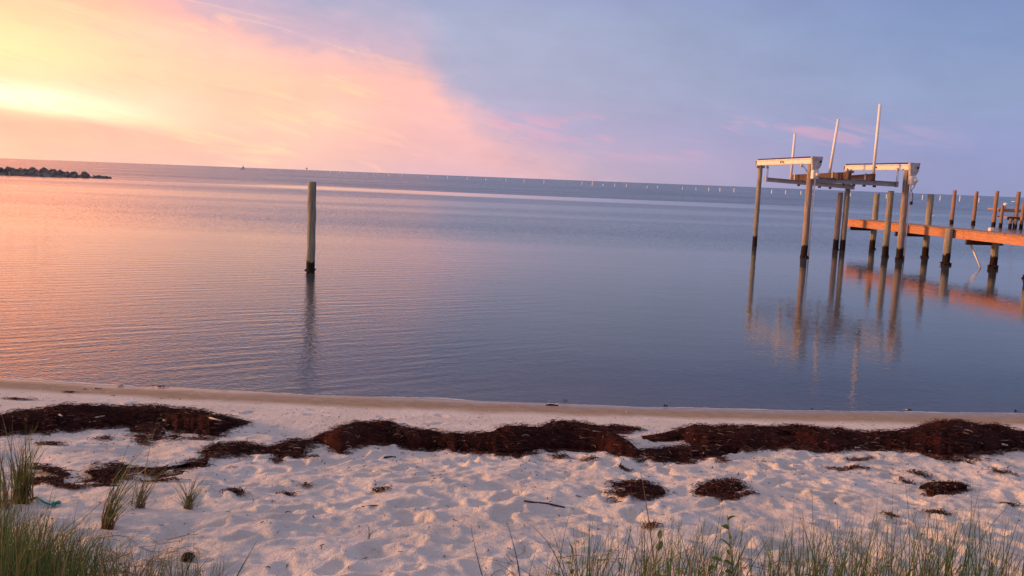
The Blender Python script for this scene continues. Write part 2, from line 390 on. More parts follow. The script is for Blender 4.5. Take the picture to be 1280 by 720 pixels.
def from_bm(name, bm, m, parent=None, smooth=False):
    me = bpy.data.meshes.new(name); bmesh.ops.recalc_face_normals(bm, faces=bm.faces); bm.to_mesh(me); bm.free()
    if smooth: me.polygons.foreach_set('use_smooth', np.ones(len(me.polygons), bool))
    return link_mesh(name, me, m, parent)
def rel(parent, p):
    return Vector(p)-parent.location if parent is not None else Vector(p)
def beam_bm(bm, p, q, w, h, bev=.006):
    p = Vector(p); q = Vector(q); d = (q-p); L = d.length; d.normalize()
    side = d.cross(Vector((0, 0, 1)))
    if side.length < .01: side = Vector((1, 0, 0))
    side.normalize(); up = side.cross(d)
    M = Matrix((side, d, up)).transposed().to_4x4(); M.translation = (p+q)/2
    g = bmesh.ops.create_cube(bm, size=1, matrix=M @ Matrix.Diagonal((w, L, h, 1)))
    if bev:
        vs = set(g['verts']); es = [e for e in bm.edges if e.verts[0] in vs and e.verts[1] in vs]
        bmesh.ops.bevel(bm, geom=es, offset=bev, segments=1, affect='EDGES')
def beam(name, p, q, w, h, m, parent=None, bev=.006):
    bm = bmesh.new(); beam_bm(bm, rel(parent, p), rel(parent, q), w, h, bev); return from_bm(name, bm, m, parent)
def ibeam(name, p, q, w, h, m, parent=None, t=.02):
    """I section: two flanges and a web joined into one mesh"""
    bm = bmesh.new(); p = rel(parent, p); q = rel(parent, q); u = Vector((0, 0, 1))
    beam_bm(bm, p+u*(h/2-t/2), q+u*(h/2-t/2), w, t, .003); beam_bm(bm, p-u*(h/2-t/2), q-u*(h/2-t/2), w, t, .003)
    beam_bm(bm, p, q, .022, h-2*t, 0); return from_bm(name, bm, m, parent)
def tube(name, pts, r, m, parent=None, seg=8, taper=1.0):
    pts = [rel(parent, p) for p in pts]; bm = bmesh.new(); rings = []
    for i, p in enumerate(pts):
        d = (pts[min(i+1, len(pts)-1)]-pts[max(i-1, 0)]).normalized()
        a = d.orthogonal().normalized(); b = d.cross(a); rr = r*(1+(taper-1)*i/(len(pts)-1))
        if rings:
            pa = prev; a = (pa-d*pa.dot(d)).normalized(); b = d.cross(a)
        prev = a
        rings.append([bm.verts.new(p+(a*math.cos(2*math.pi*k/seg)+b*math.sin(2*math.pi*k/seg))*rr) for k in range(seg)])
    for A, B in zip(rings, rings[1:]):
        for k in range(seg): bm.faces.new((A[k], A[(k+1) % seg], B[(k+1) % seg], B[k]))
    bm.faces.new(rings[0]); bm.faces.new(rings[-1])
    return from_bm(name, bm, m, parent, True)
def pile_mesh(name, base, z0, z1, r, m, parent=None, seed=0, lean=(0, 0), seg=18, taper=.93):
    """tree-trunk piling: slightly tapered, uneven, with a chamfered sawn top"""
    rs = np.random.RandomState(seed); n = 14; bm = bmesh.new(); rings = []
    bx, by = base; ox = rel(parent, (bx, by, 0))
    zz = list(np.linspace(z0, z1-.015, n))+[z1]
    for i, z in enumerate(zz):
        k = i/(n); rr = r*(1+(taper-1)*k)*(1+.02*rs.randn()*(0 < i < n))
        if i == n: rr *= .86
        wob = rs.randn(2)*.004
        rings.append([bm.verts.new((ox.x+lean[0]*(z-z0)+wob[0]+rr*(1+.03*math.sin(3*t+seed)+.02*math.sin(7*t+seed*2))*math.cos(t),
                                    ox.y+lean[1]*(z-z0)+wob[1]+rr*(1+.03*math.sin(3*t+seed))*math.sin(t), z+ox.z)) for t in [2*math.pi*j/seg for j in range(seg)]])
    for A, B in zip(rings, rings[1:]):
        for j in range(seg): bm.faces.new((A[j], A[(j+1) % seg], B[(j+1) % seg], B[j]))
    bm.faces.new(rings[-1]); bm.faces.new(rings[0])
    o = from_bm(name, bm, m, parent, True)
    o.data.polygons[len(o.data.polygons)-2].use_smooth = False
    return o
def crust(base, z, r, parent, seed=0, amt=1.0):
    """collar of mussels and oysters at the tide line"""
    rs = random.Random(seed); bm = bmesh.new(); c = rel(parent, (base[0], base[1], z))
    for k in range(int(34*amt)):
        t = rs.uniform(0, 6.283); p = c+Vector((math.cos(t)*r*rs.uniform(.9, 1.12), math.sin(t)*r*rs.uniform(.9, 1.12), rs.uniform(-.07, .07)))
        M = Matrix.Translation(p) @ Matrix.Rotation(rs.uniform(0, 3), 4, Vector((rs.random(), rs.random(), rs.random()+.1)).normalized()) @ Matrix.Diagonal((1, .6, 1.5, 1))
        bmesh.ops.create_icosphere(bm, subdivisions=1, radius=rs.uniform(.018, .042), matrix=M)
    return from_bm('mussel_collar', bm, m_mussel, parent)

# ================================================================== SETTING
# beach: fine patch in view, coarser sheet around it (kept below the fine one)
stamps = []
def stamp(z, X, Y, cx, cy, a, L, Wd, dep, rim, rs):
    R = L*1.3; i = np.where((X[0] > cx-R) & (X[0] < cx+R))[0]; j = np.where((Y[:, 0] > cy-R) & (Y[:, 0] < cy+R))[0]
    if len(i) < 2 or len(j) < 2: return
    sl = (slice(j[0], j[-1]+1), slice(i[0], i[-1]+1)); x = X[sl]-cx; y = Y[sl]-cy
    u = x*math.cos(a)+y*math.sin(a); v = -x*math.sin(a)+y*math.cos(a)
    u = u+.025*fbm(x*9+cx*7, y*9+cy*3, 2, 1); v = v+.025*fbm(x*9+cy*5, y*9+cx, 2, 4)
    waist = 1-.25*np.exp(-((u/L)/.2)**2)
    d = np.sqrt((u/(L*.5))**2+(v/(Wd*.5*waist))**2)
    m = np.clip((1-d)/.30, 0, 1); m = m*m*(3-2*m)
    if dep > .012:                                # a foot presses a nearly level floor and pushes up a broken rim
        fl = (z[sl]*(m > .5)).sum()/max(1, (m > .5).sum())-dep
        z[sl] = z[sl]*(1-.85*m)+(fl+u*.06)*.85*m
    else: z[sl] += -dep*m
    ring = np.exp(-((d-1.13)/.17)**2)
    z[sl] += rim*ring*(1+.9*np.sin(3*np.arctan2(v, u)+cx*9))
GX = np.arange(-7.6, 8.4, .02); GY = np.concatenate([np.arange(2.0, 9.6, .017), np.arange(9.6, 13, .1)])
X, Y = np.meshgrid(GX, GY); Z = land_z(X, Y)
rs = np.random.RandomState(5)
for k in range(820):
    cx = rs.uniform(-7, 8); cy = rs.uniform(2.1, 6.9)
    if cx < -1.7 and rs.rand() < .72: continue
    if .3 < cx < 1.1 and cy < 4.3: continue
    if cy > 6.2 and rs.rand() < .5: continue
    a = rs.uniform(0, 6.283) if rs.rand() < .5 else rs.normal(1.3, .4)
    stamp(Z, X, Y, cx, cy, a, rs.uniform(.15, .29), rs.uniform(.09, .15), rs.uniform(.016, .045), rs.uniform(.008, .020), rs)
for k in range(16):                              # a few shallow prints on the smooth strip behind the wrack
    stamp(Z, X, Y, rs.uniform(-5, 6), rs.uniform(7.1, 7.9), rs.uniform(0, 6), .24, .12, .012, .005, rs)
for k in range(2200):                             # small clods and dimples
    cx = rs.uniform(-7, 8); cy = rs.uniform(2.1, 6.9); sgn = rs.choice([-1, 1])
    stamp(Z, X, Y, cx, cy, rs.uniform(0, 6), rs.uniform(.04, .12), rs.uniform(.03, .08), .010*sgn, .004*sgn, rs)
for _ in range(2):                                # dry sand slumps: no ridge stays knife-sharp
    Zp = np.pad(Z, 1, mode='edge'); Z = .52*Z+.09*(Zp[:-2, 1:-1]+Zp[2:, 1:-1]+Zp[1:-1, :-2]+Zp[1:-1, 2:])+.03*(Zp[:-2, :-2]+Zp[2:, 2:]+Zp[:-2, 2:]+Zp[2:, :-2])
_w = np.clip((shore_y(X)-Y-1.75)/.5, 0, 1); _l = np.clip((-1.0-X)/1.2, 0, 1)
rid = 1-np.abs(fbm(X*5.5+.4*fbm(X*3, Y*3, 2, 1), Y*5.5, 3, 0))*4
Z = Z+_w*(1-_l*.8)*.011*np.clip(rid, 0, 1)**2
cru = 1-np.abs(fbm(X*2.2+.3*Y, Y*7+.9*fbm(X*2, Y*2, 2, 3), 4, 2))*4
Z = Z+_w*_l*(.012*np.clip(cru, 0, 1)**2+.010*fbm(X*2.5, Y*9, 4, 6))
Z = Z+np.clip((shore_y(X)-Y-1.2)/.6, 0, 1)*(.0035*fbm(X*17, Y*17, 3, 5)+.0022*fbm(X*38, Y*38, 2, 1))
def grid_faces(nx, ny):
    a = np.arange(nx*ny).reshape(ny, nx); return np.stack([a[:-1, :-1], a[:-1, 1:], a[1:, 1:], a[1:, :-1]], -1).reshape(-1, 4)
Zg = Z
beach = mesh_np('beach_sand', np.stack([X, Y, Z], -1).reshape(-1, 3), grid_faces(len(GX), len(GY)), m_sand)
tag(beach, 'pale trampled sand beach with footprints in front of the water', kind='structure')
def hz(x, y):
    """height of the finished sand"""
    if GX[0] < x < GX[-1] and GY[0] < y < GY[-1]:
        i = min(np.searchsorted(GX, x), len(GX)-1); j = min(np.searchsorted(GY, y), len(GY)-1); return float(Zg[j, i])
    return float(land_z(np.array(x), np.array(y)))
CX = np.concatenate([np.arange(-150, -12, 6), np.arange(-12, 12.1, .2), np.arange(18, 160, 6)])
CY = np.concatenate([np.arange(-60, -2, 3), np.arange(-2, 13.2, .2), np.arange(16, 400, 12)])
X, Y = np.meshgrid(CX, CY); Z = land_z(X, Y)
inn = np.clip(np.minimum(np.minimum(X-GX[0], GX[-1]-X), np.minimum(Y-GY[0], GY[-1]-Y))/.2, 0, 1)
Z = Z-inn*.12
o = mesh_np('shore_ground', np.stack([X, Y, Z], -1).reshape(-1, 3), grid_faces(len(CX), len(CY)), m_sand)
tag(o, 'surrounding shore and shallow sea bed', kind='structure')
# thin broken line of foam where the last ripple stops
fx = np.arange(-9, 10, .012); lo = shore_y(fx)-.9; hi = shore_y(fx)+.9
for _ in range(26):
    md = (lo+hi)/2; up_ = land_z(fx, md) > .0035; lo = np.where(up_, md, lo); hi = np.where(up_, hi, md)
yc = (lo+hi)/2; V = []; Fc = []
wd = np.clip(.012+.045*fbm(fx*1.3, fx*0, 4, 3)+.02*fbm(fx*14, fx*0, 2, 5), 0, .05)*np.interp(fx, [-9, -3, 1, 10], [1.3, 1.2, .6, .5])
for i in range(len(fx)):
    w_ = wd[i]
    for k, (a_, h_) in enumerate(((0, .001), (.3, .008), (.7, .008), (1, .002))): V.append((fx[i], yc[i]-.004+w_*a_, .003+h_*min(1, w_/.02)))
for i in range(len(fx)-1):
    if wd[i] > .004 and wd[i+1] > .004:
        for k in range(3): Fc.append((i*4+k, i*4+k+1, i*4+k+5, i*4+k+4))
m_foam, N, out = mat('swash_foam')
principled(N, out, Base_Color=(.60, .58, .56, 1), Roughness=.35, Normal=bump(N, N.noise(geop(N), 160, 3, .6), .8, .004))
tag(mesh_np('swash_foam', V, Fc, m_foam), 'thin broken line of foam along the edge of the water', 'foam', kind='stuff')
# water sheet reaching the horizon
WX = np.concatenate([[-30000, -6000, -1500, -400], np.arange(-120, 121, 12), [400, 1500, 6000, 30000]])
WY = np.concatenate([[5, 8, 9, 10, 12, 15, 20], np.arange(30, 200, 20), [400, 1500, 6000, 30000]])
X, Y = np.meshgrid(WX, WY)
o = mesh_np('water', np.stack([X, Y, X*0], -1).reshape(-1, 3), grid_faces(len(WX), len(WY)), m_water)
tag(o, 'calm bay water reflecting the dusk sky', kind='structure')

# ================================================================== BREAKWATER
bw = empty('rock_breakwater', (-64, 120, 0), 'low dark rock breakwater reaching in from the left edge of the water', 'breakwater')
core = []
tip = Vector(at(134, 223.3)+(0,)); root = Vector((-92, tip.y-3, 0))
dirv = (root-tip); BL = dirv.length; dirv.normalize(); nrmv = Vector((-dirv.y, dirv.x, 0))
rock_me = []
for k in range(7):
    bm = bmesh.new(); bmesh.ops.create_icosphere(bm, subdivisions=2, radius=1)
    rr = random.Random(k)
    for v in bm.verts:
        v.co *= 1+rr.uniform(-.16, .16)
    for _ in range(2):
        n = Vector((rr.uniform(-1, 1), rr.uniform(-1, 1), rr.uniform(-1, 1))).normalized()
        for v in bm.verts:
            dd = v.co.dot(n)
            if dd > .62: v.co -= n*(dd-.62)
    me = bpy.data.meshes.new('boulder'); bm.to_mesh(me); bm.free(); me.materials.append(m_rock); rock_me.append(me)
for k in range(290):
    s = BL*random.random()**1.0; hgt = np.interp(s, [0, 2, 5, 9, 12, 17, 25, 60], [.35, .55, .8, 1.05, 1.0, 1.05, 1.3, 1.4])
    lat = random.uniform(-1, 1); zz = hgt*(1-abs(lat)**1.5)*.92-.15
    p = tip+dirv*s+nrmv*lat*(1.2+hgt*1.2)
    o = bpy.data.objects.new('boulder', rock_me[k % 7]); col.objects.link(o); o.parent = bw
    sz = random.uniform(.3, .55)*(1 if s > 2 else .75)
    o.location = Vector((p.x, p.y, zz-.1))-bw.location; o.scale = (sz*random.uniform(.9, 1.4), sz*random.uniform(.8, 1.2), sz*random.uniform(.45, .7))
    o.rotation_euler = (random.uniform(0, 6), random.uniform(0, 6), random.uniform(0, 6))
n = 60; V = []; Fc = []
for i in range(n+1):
    s = BL*i/n; hgt = np.interp(s, [0, 2, 5, 9, 12, 17, 25, 60], [.05, .3, .6, .95, .75, .7, 1.1, 1.3])
    for j in range(7):
        l = -1+j/3; p = tip+dirv*s+nrmv*l*(1.4+hgt*1.3); V.append((p.x+64, p.y-120, hgt*(1-abs(l)**1.6)-.1+.12*random.uniform(-1, 1)))
for i in range(n):
    for j in range(6): Fc.append((i*7+j, i*7+j+1, i*7+j+8, i*7+j+7))
tag(mesh_np('rubble_core', V, Fc, m_rock, bw, False), kind='stuff')

# ================================================================== WATER MARKERS AND FAR BOAT
stake_bm = bmesh.new()
for z0, z1, r in ((-.4, 1.0, .5), (1.0, 1.12, .38)):
    bmesh.ops.create_cone(stake_bm, cap_ends=True, segments=10, radius1=r, radius2=r*.9, depth=z1-z0, matrix=Matrix.Translation((0, 0, (z0+z1)/2)))
stake_me = bpy.data.meshes.new('marker_stake'); stake_bm.to_mesh(stake_me); stake_bm.free(); stake_me.materials.append(m_marker)
marks = [(413.5, 2.8, 3), (425.5, 3.1, 2.2), (432, 3.3, 3.6), (393, 2.7, 2.4), (467, 3.5, 2.2), (486, 3.6, 2.6), (502.7, 3.8, 2.6), (535.4, 4, 2.4), (559.6, 4.3, 2.8),
         (584.4, 4.5, 3.2), (607.3, 4.7, 3), (632.6, 5, 3.4), (655.4, 5.3, 3.6), (680, 5.5, 3.8), (727.5, 5.2, 3), (740.5, 5.7, 5.2), (754, 5.8, 3.2), (768.5, 6, 3.4),
         (783, 6.2, 4), (809, 6.3, 3), (822, 6.4, 3.4), (853, 6.7, 3.4), (870, 6.9, 3.6), (886, 7, 4.4), (900, 7.1, 4.6), (917.5, 7.4, 5.2), (964.6, 7.2, 4.6),
         (982, 7.2, 4.8), (1001, 7.2, 4.6), (1016.5, 7.2, 3.5), (1063, 7.4, 4.6), (1108, 7.6, 5), (1153, 7.8, 6.2), (1175, 7.8, 6), (1199.5, 7.9, 7), (1223.5, 8, 6)]
for x, dyy, h in marks:
    hy = 222.3+(x-640)*.03845; gx, gy = at(x, hy+dyy)
    o = bpy.data.objects.new('marker_stake', stake_me); col.objects.link(o); o.location = (gx, gy, 0)
    k = h*gy/FPX; wd = 1.05*gy/FPX*(1.2 if h > 4.3 else .95); o.scale = (wd, wd, k/1.12)
    own = {964.6: 'white marker stake left one of two framed by the two left lift pilings', 982: 'white marker stake right one of two framed by the two left lift pilings',
           1001: 'white marker stake just left of the front left lift piling', 1016.5: 'small white marker stake touching the right side of the front left lift piling',
           1063: 'white marker stake just right of the rear right lift piling', 1108: 'white marker stake just left of the stout mooring piling near the lamp',
           1153: 'white marker stake just left of the rear pier piling', 1175: 'white marker stake between the rear pier piling and the leftmost far piling',
           1199.5: 'tallest white marker stake, just right of the leftmost far piling', 1223.5: 'white marker stake touching the right side of the second far piling',
           413.5: 'small white marker stake nearest right of the channel marker', 740.5: 'taller white marker stake second in the cluster near the photo centre',
           917.5: 'white marker stake last in the line before the boat lift', 727.5: 'white marker stake first in the cluster near the photo centre'}
    tag(o, own.get(x, 'slim white marker stake standing in far water near the horizon'), 'marker', 'white marker stakes in a line across the bay')
# tall channel marker left of the line
gx, gy = at(383.3, 222.3+(383.3-640)*.03845+2.6); s = gy/FPX
cm = empty('channel_marker', (gx, gy, 0), 'tallest pale channel marker rising above the horizon, right behind the lone piling', 'marker')
tube('post', [(gx, gy, -.5), (gx, gy, 3.2*s), (gx, gy, 6*s)], .55*s, m_marker, cm, 8, .6); beam('board', (gx-1.1*s, gy, 4.2*s), (gx+1.1*s, gy, 4.2*s), .1, 1.6*s, m_alu, cm, 0)
# far work boat
gx, gy = at(303, 222.3+(303-640)*.03845+2.5); s = gy/FPX
bt = empty('work_boat', (gx, gy, 0), 'tiny white boat with dark mast far off on the horizon', 'boat')
bm = bmesh.new(); sec = [(-2.6, 1.0, 1.5), (-1.2, 1.3, 1.35), (.8, 1.25, 1.4), (2.0, .9, 1.7), (2.9, .08, 2.1)]; rings = []
for t, w_, h in sec: rings.append([bm.verts.new((t*s, a*w_*s*.6, b*h*s)) for a, b in ((-1, 1), (-.8, .3), (0, -.1), (.8, .3), (1, 1))])
for A, B in zip(rings, rings[1:]):
    for j in range(4): bm.faces.new((A[j], A[j+1], B[j+1], B[j]))
    bm.faces.new((A[0], B[0], B[4], A[4]))
bm.faces.new(rings[0]); bm.faces.new(rings[-1]); from_bm('hull', bm, m_marker, bt)
beam('cabin', Vector((gx+.1*s, gy, 2.2*s)), Vector((gx+1.7*s, gy, 2.2*s)), 1.0*s, 1.7*s, m_under, bt, .02)
tube('mast', [(gx+.9*s, gy, 2.5*s), (gx+.8*s, gy, 6.2*s)], .28*s, m_under, bt, 6, .5)
tube('boom', [(gx+.8*s, gy, 4.0*s), (gx+2.2*s, gy, 2.8*s)], .16*s, m_under, bt, 6, .7)

# small white floats
def float_buoy(px, py, w_, label):
    gx, gy = at(px, py); s = gy/FPX
    t = empty('float_buoy', (gx, gy, 0), label, 'buoy')
    bm = bmesh.new(); bmesh.ops.create_uvsphere(bm, u_segments=16, v_segments=8, radius=1, matrix=Matrix.Translation((0, 0, .1)) @ Matrix.Diagonal((w_*s/2, .35*w_*s, .8*s, 1)))
    from_bm('float_body', bm, m_marker, t, True)
    bm = bmesh.new(); bmesh.ops.create_cone(bm, cap_ends=True, segments=10, radius1=.35*s, radius2=.3*s, depth=.5*s, matrix=Matrix.Translation((0, 0, .1+.9*s))); from_bm('float_eye', bm, m_alu, t)
float_buoy(1166.5, 271.5, 4.6, 'white float on the water just above the pier deck')
float_buoy(1267.5, 252.4, 6.5, 'white float in the far water beside the tall piling of the distant pier')

# ================================================================== LONE PILING
gx, gy = at(387.5, 341)
lp = empty('lone_piling', (gx, gy, 0), 'lone upright weathered piling standing by itself in the calm water on the left', 'piling')
ztop = at_depth(389.5, 227, gy).z
pile_mesh('shaft', (gx, gy), -1.2, ztop, .100, m_pile_solo, lp, 3, (.012, 0), 20, .97)
crust((gx, gy), .0, .094, lp, 4, .5)

# ================================================================== BOAT LIFT
lift = empty('boat_lift', (11.8, 32.3, 0), 'empty boat lift cradle hung between four tall pilings with white guide poles', 'boat lift')
PA, PB, PD, PC = at(943, 308), at(1005, 322), at(1053, 313), at(1124, 325)
pile_mesh('lift_piling', PA, -1.4, 3.27, .097, m_pile, lift, 11, (.0, 0))
pile_mesh('lift_piling', PB, -1.4, 3.27, .115, m_pile_red, lift, 12, (-.004, 0))
pile_mesh('lift_piling', PD, -1.4, 3.20, .108, m_pile, lift, 13, (0, 0))
pile_mesh('lift_piling', PC, -1.4, 3.20, .122, m_pile_red, lift, 14, (-.004, 0))
crust(PC, .06, .125, lift, 5, 1.4); crust(PB, .02, .118, lift, 6, .6)
def V3(p, z): return Vector((p[0], p[1], z))
def top_beam(P, Q, z, hh):
    d = (V3(Q, z)-V3(P, z)).normalized(); a = V3(P, z)-d*.28; b_ = V3(Q, z)+d*.18
    ibeam('top_beam', a, b_, .17, hh, m_cream, lift, .028)
    # boxed web so the side reads as one broad pale face
    beam('beam_web_cover', a+d*.04, b_-d*.04, .125, hh-.07, m_cream, lift, .004)
    beam('beam_end_plate', a-d*.012, a, .2, hh+.03, m_cover, lift, .003)
    s = Vector((d.y, -d.x, 0))
    for k in (-1, 1):     # drive-shaft clip mid span
        beam('shaft_clip', (a+b_)/2+s*.075+d*.13*k+Vector((0, 0, -.01)), (a+b_)/2+s*.075+d*.07*k+Vector((0, 0, .01)), .05, .05, m_drift, lift, .004)
    tube('drive_shaft', [a+Vector((0, 0, hh/2+.04)), b_+Vector((0, 0, hh/2+.04))], .022, m_drift, lift, 6)
    # tapering winch housing plate facing the beach
    e = b_+d*.09; bm = bmesh.new(); side = Vector((-d.y, d.x, 0)); u = Vector((0, 0, 1)); e0 = rel(lift, e)
    prof = [(-.15, .15), (.25, .15), (.20, -.16), (.09, -.33), (-.10, -.33)]
    F1 = [bm.verts.new(e0+side*x+u*y-d*.08) for x, y in prof]; F2 = [bm.verts.new(e0+side*x+u*y+d*.06) for x, y in prof]
    bm.faces.new(F1); bm.faces.new(F2[::-1])
    for i in range(5): bm.faces.new((F1[i], F1[(i+1) % 5], F2[(i+1) % 5], F2[i]))
    bmesh.ops.bevel(bm, geom=list(bm.edges), offset=.012, segments=2, affect='EDGES')
    wh = from_bm('winch_housing', bm, m_cover, lift)
    bm = bmesh.new()
    bmesh.ops.create_cone(bm, cap_ends=True, segments=14, radius1=.035, radius2=.035, depth=.03, matrix=Matrix.Translation(e0+side*.16-u*.02+d*.075) @ Matrix.Rotation(math.pi/2, 4, 'X'))
    from_bm('shaft_hole', bm, m_black, wh)
    # motor under the housing
    mo = beam('winch_motor', e-u*.33+side*.0-d*.06, e-u*.33+d*.14, .22, .30, m_cream, lift, .02); mo.location = -u*.14
    tube('motor_cap', [e-u*.47+side*.05+d*.14, e-u*.47+side*.05+d*.2], .07, m_cream, lift, 12)
    return d, side
d1, s1 = top_beam(PA, PB, 3.375, .20); d2, s2 = top_beam(PD, PC, 3.305, .20)
# mounting brackets, conduits down the near pilings
for P in (PB, PC):
    x, y = P
    tube('conduit', [(x+.135, y-.06, 3.0), (x+.135, y-.06, 1.6), (x+.135, y-.06, -.3)], .024, m_pvc, lift, 8)
for P, z in ((PA, 3.22), (PD, 3.15)):
    beam('saddle_bracket', (P[0]-.17, P[1]-.02, z), (P[0]+.17, P[1]-.02, z), .10, .10, m_alu, lift)
# floodlight and hanging wires on the far-right near piling
x, y = PC
bm = bmesh.new(); bmesh.ops.create_uvsphere(bm, u_segments=12, v_segments=8, radius=.07, matrix=Matrix.Translation(rel(lift, (x+.26, y-.12, 2.83))))
from_bm('flood_lamp', bm, m_globe, lift, True)
tube('lamp_arm', [(x+.1, y-.05, 2.78), (x+.24, y-.1, 2.80)], .02, m_alu, lift)
tube('hanging_wire', [(x+.24, y-.12, 2.76), (x+.20, y-.16, 2.6), (x+.12, y-.16, 2.5), (x+.18, y-.16, 2.35), (x+.2, y-.16, 2.2), (x+.16, y-.16, 2.0)], .012, m_black, lift, 6)
beam('junction_box', (x+.17, y-.17, 2.05), (x+.17, y-.11, 2.05), .08, .12, m_black, lift, .01)
# cradle beams
a1 = at_depth(957.5, 224.3, 34.5); b1 = at_depth(1066.5, 233.8, 34.0)
ibeam('cradle_beam', a1, b1, .14, .17, m_alu, lift, .022)
a2 = at_depth(1013, 223.8, 30.1); b2 = at_depth(1121, 230.4, 30.6)
ibeam('cradle_beam', a2, b2, .14, .18, m_alu, lift, .022)
for p, q in ((a1, (a1.x+.02, a1.y)), (b1, (b1.x-.3, b1.y)), (a2, (a2.x-.35, a2.y)), (b2, (b2.x-.03, b2.y))):
    tube('lift_cable', [(p.x+(.02 if p in (a1, a2) else -.03), p.y, p.z+.05), (q[0], q[1], 3.24)], .011, m_alu, lift, 5)
    bm = bmesh.new(); bmesh.ops.create_cone(bm, cap_ends=True, segments=14, radius1=.065, radius2=.065, depth=.05, matrix=Matrix.Translation(rel(lift, (q[0], q[1], 3.22))) @ Matrix.Rotation(math.pi/2, 4, 'Y')); from_bm('pulley', bm, m_cover, lift)
    tube('lift_cable', [(p.x+(.06 if p in (a1, a2) else .02), p.y, p.z+.05), (q[0]+.05, q[1], 3.24)], .009, m_alu, lift, 5)
    beam('cable_cleat', (p.x-.05, p.y, p.z), (p.x+.03, p.y, p.z), .16, .2, m_pvc if p is a1 else m_alu, lift, .006)
# bunks lying across the cradle beams
u0 = at_depth(1062, 219.6, 28.9); v0 = at_depth(989.5, 222.2, 35.6)
beam('bunk', u0, v0, .10, .25, m_bunk, lift, .012)
u1 = at_depth(1092.5, 221.6, 30.2); v1 = at_depth(1036, 224.8, 36.2)
beam('bunk', u1, v1, .10, .25, m_bunk, lift, .012)
for t, (pa, pb) in ((.22, (u0, v0)), (.9, (u0, v0)), (.12, (u1, v1))):
    p = pa.lerp(pb, t)+Vector((-.075, 0, -.02)); beam('bunk_bracket', p+Vector((0, -.05, 0)), p+Vector((0, .05, 0)), .05, .34, m_cream if t > .5 else m_alu, lift, .006)
for k, (p, q) in enumerate(((a1, b1), (a2, b2))):
    for t in (.38, .5, .62, .74):
        c = p.lerp(q, t); beam('hanger_bolt', c+Vector((-.03, 0, -.12)), c+Vector((.03, 0, -.12)), .16, .07, m_under, lift, .004)
# guide poles
for (bx_, by_), (tx, ty), Yd in (((988.4, 225), (993.8, 167), 35.0), ((1036.5, 219), (1048, 149), 33.2), ((1091.6, 219), (1100.2, 130), 30.9)):
    p = at_depth(bx_, by_, Yd); q = at_depth(tx, ty, Yd)
    tube('guide_pole', [p-(q-p).normalized()*.06, p.lerp(q, .5), q], .052, m_pvc, lift, 10)
    beam('pole_foot', p+Vector((-.05, 0, -.05)), p+Vector((.05, 0, -.05)), .12, .16, m_alu, lift, .006)

# free mooring pilings beside the lift
for px, py, tpx, tpy, seed, label in ((1044, 312.5, 1048.5, 240.5, 21, 'dark mooring piling tight beside the left rear piling of the boat lift'),
                                     (1106, 321.5, 1113.5, 238.5, 22, 'stout green-brown mooring piling just left of the lift piling that carries the lamp')):
    gx, gy = at(px, py); t = empty('mooring_piling', (gx, gy, 0), label, 'piling'); zt = at_depth(tpx, tpy, gy).z
    pile_mesh('shaft', (gx, gy), -1.3, zt, .115, m_pile if seed == 22 else m_pile_red, t, seed); crust((gx, gy), -.01, .115, t, seed, .5)

# ================================================================== PIER
pier = empty('wooden_pier', (14.5, 31, 0), 'orange timber pier running along the right side from the shore past the boat lift', 'pier')
O = Vector((13.86, 35.43, 0)); eV = Vector((1.61, -9.63, 0)).normalized(); nV = Vector((-eV.y, eV.x, 0))
DZ = 1.24
def D(s, l, z): return O+eV*s+nV*l+Vector((0, 0, z))
PL = 25.5
cuts = [0, 3.35, 6.5, 10.5, 14, 17.5, 21, PL]
for a, b_ in zip(cuts, cuts[1:]):
    beam('fascia_board', D(a+.006, .02, DZ-.17), D(b_-.006, .02, DZ-.17), .045, .27, m_fascia, pier, .005)
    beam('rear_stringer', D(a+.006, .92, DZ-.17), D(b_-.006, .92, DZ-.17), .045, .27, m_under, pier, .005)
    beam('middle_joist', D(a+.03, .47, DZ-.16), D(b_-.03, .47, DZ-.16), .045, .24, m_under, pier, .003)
for s_b in (.45, 3.2, 3.5, 6.35, 6.65, 7.1, 10.35, 10.65):
    for dzb in (-.09, -.24):
        bm = bmesh.new(); c = D(s_b, -.012, DZ+dzb)-pier.location
        bmesh.ops.create_cone(bm, cap_ends=True, segments=8, radius1=.02, radius2=.016, depth=.03, matrix=Matrix.Translation(c) @ Matrix.Rotation(math.pi/2, 4, 'Y')); from_bm('bolt', bm, m_alu, pier)
beam('end_board', D(-.026, .0, DZ-.17), D(-.026, .94, DZ-.17), .045, .27, m_fascia, pier, .005)
bm = bmesh.new(); beam_bm(bm, Vector((0, -.07+.002, 0)), Vector((0, .07-.002, 0)), 1.02, .036, .005); pme = bpy.data.meshes.new('deck_plank'); bm.to_mesh(pme); bm.free(); pme.materials.append(m_plank)
ang = math.atan2(eV.y, eV.x)-math.pi/2
n = int(PL/.148)
for i in range(n):
    o = bpy.data.objects.new('deck_plank', pme); col.objects.link(o); o.parent = pier
    p = D(-.02+.148*(i+.5), .47+random.uniform(-.012, .012), DZ-.013+random.uniform(-.003, .003)); o.location = p-pier.location
    o.rotation_euler = (0, 0, ang+random.uniform(-.006, .006))
bents = [(.22, 1.08, 241.3, 1), (3.65, 1.10, 242.5, 1), (7.55, .86, None, 1), (10.6, .8, None, 1), (14, .8, None, 0), (17.5, .8, None, 0), (21, .8, None, 0)]
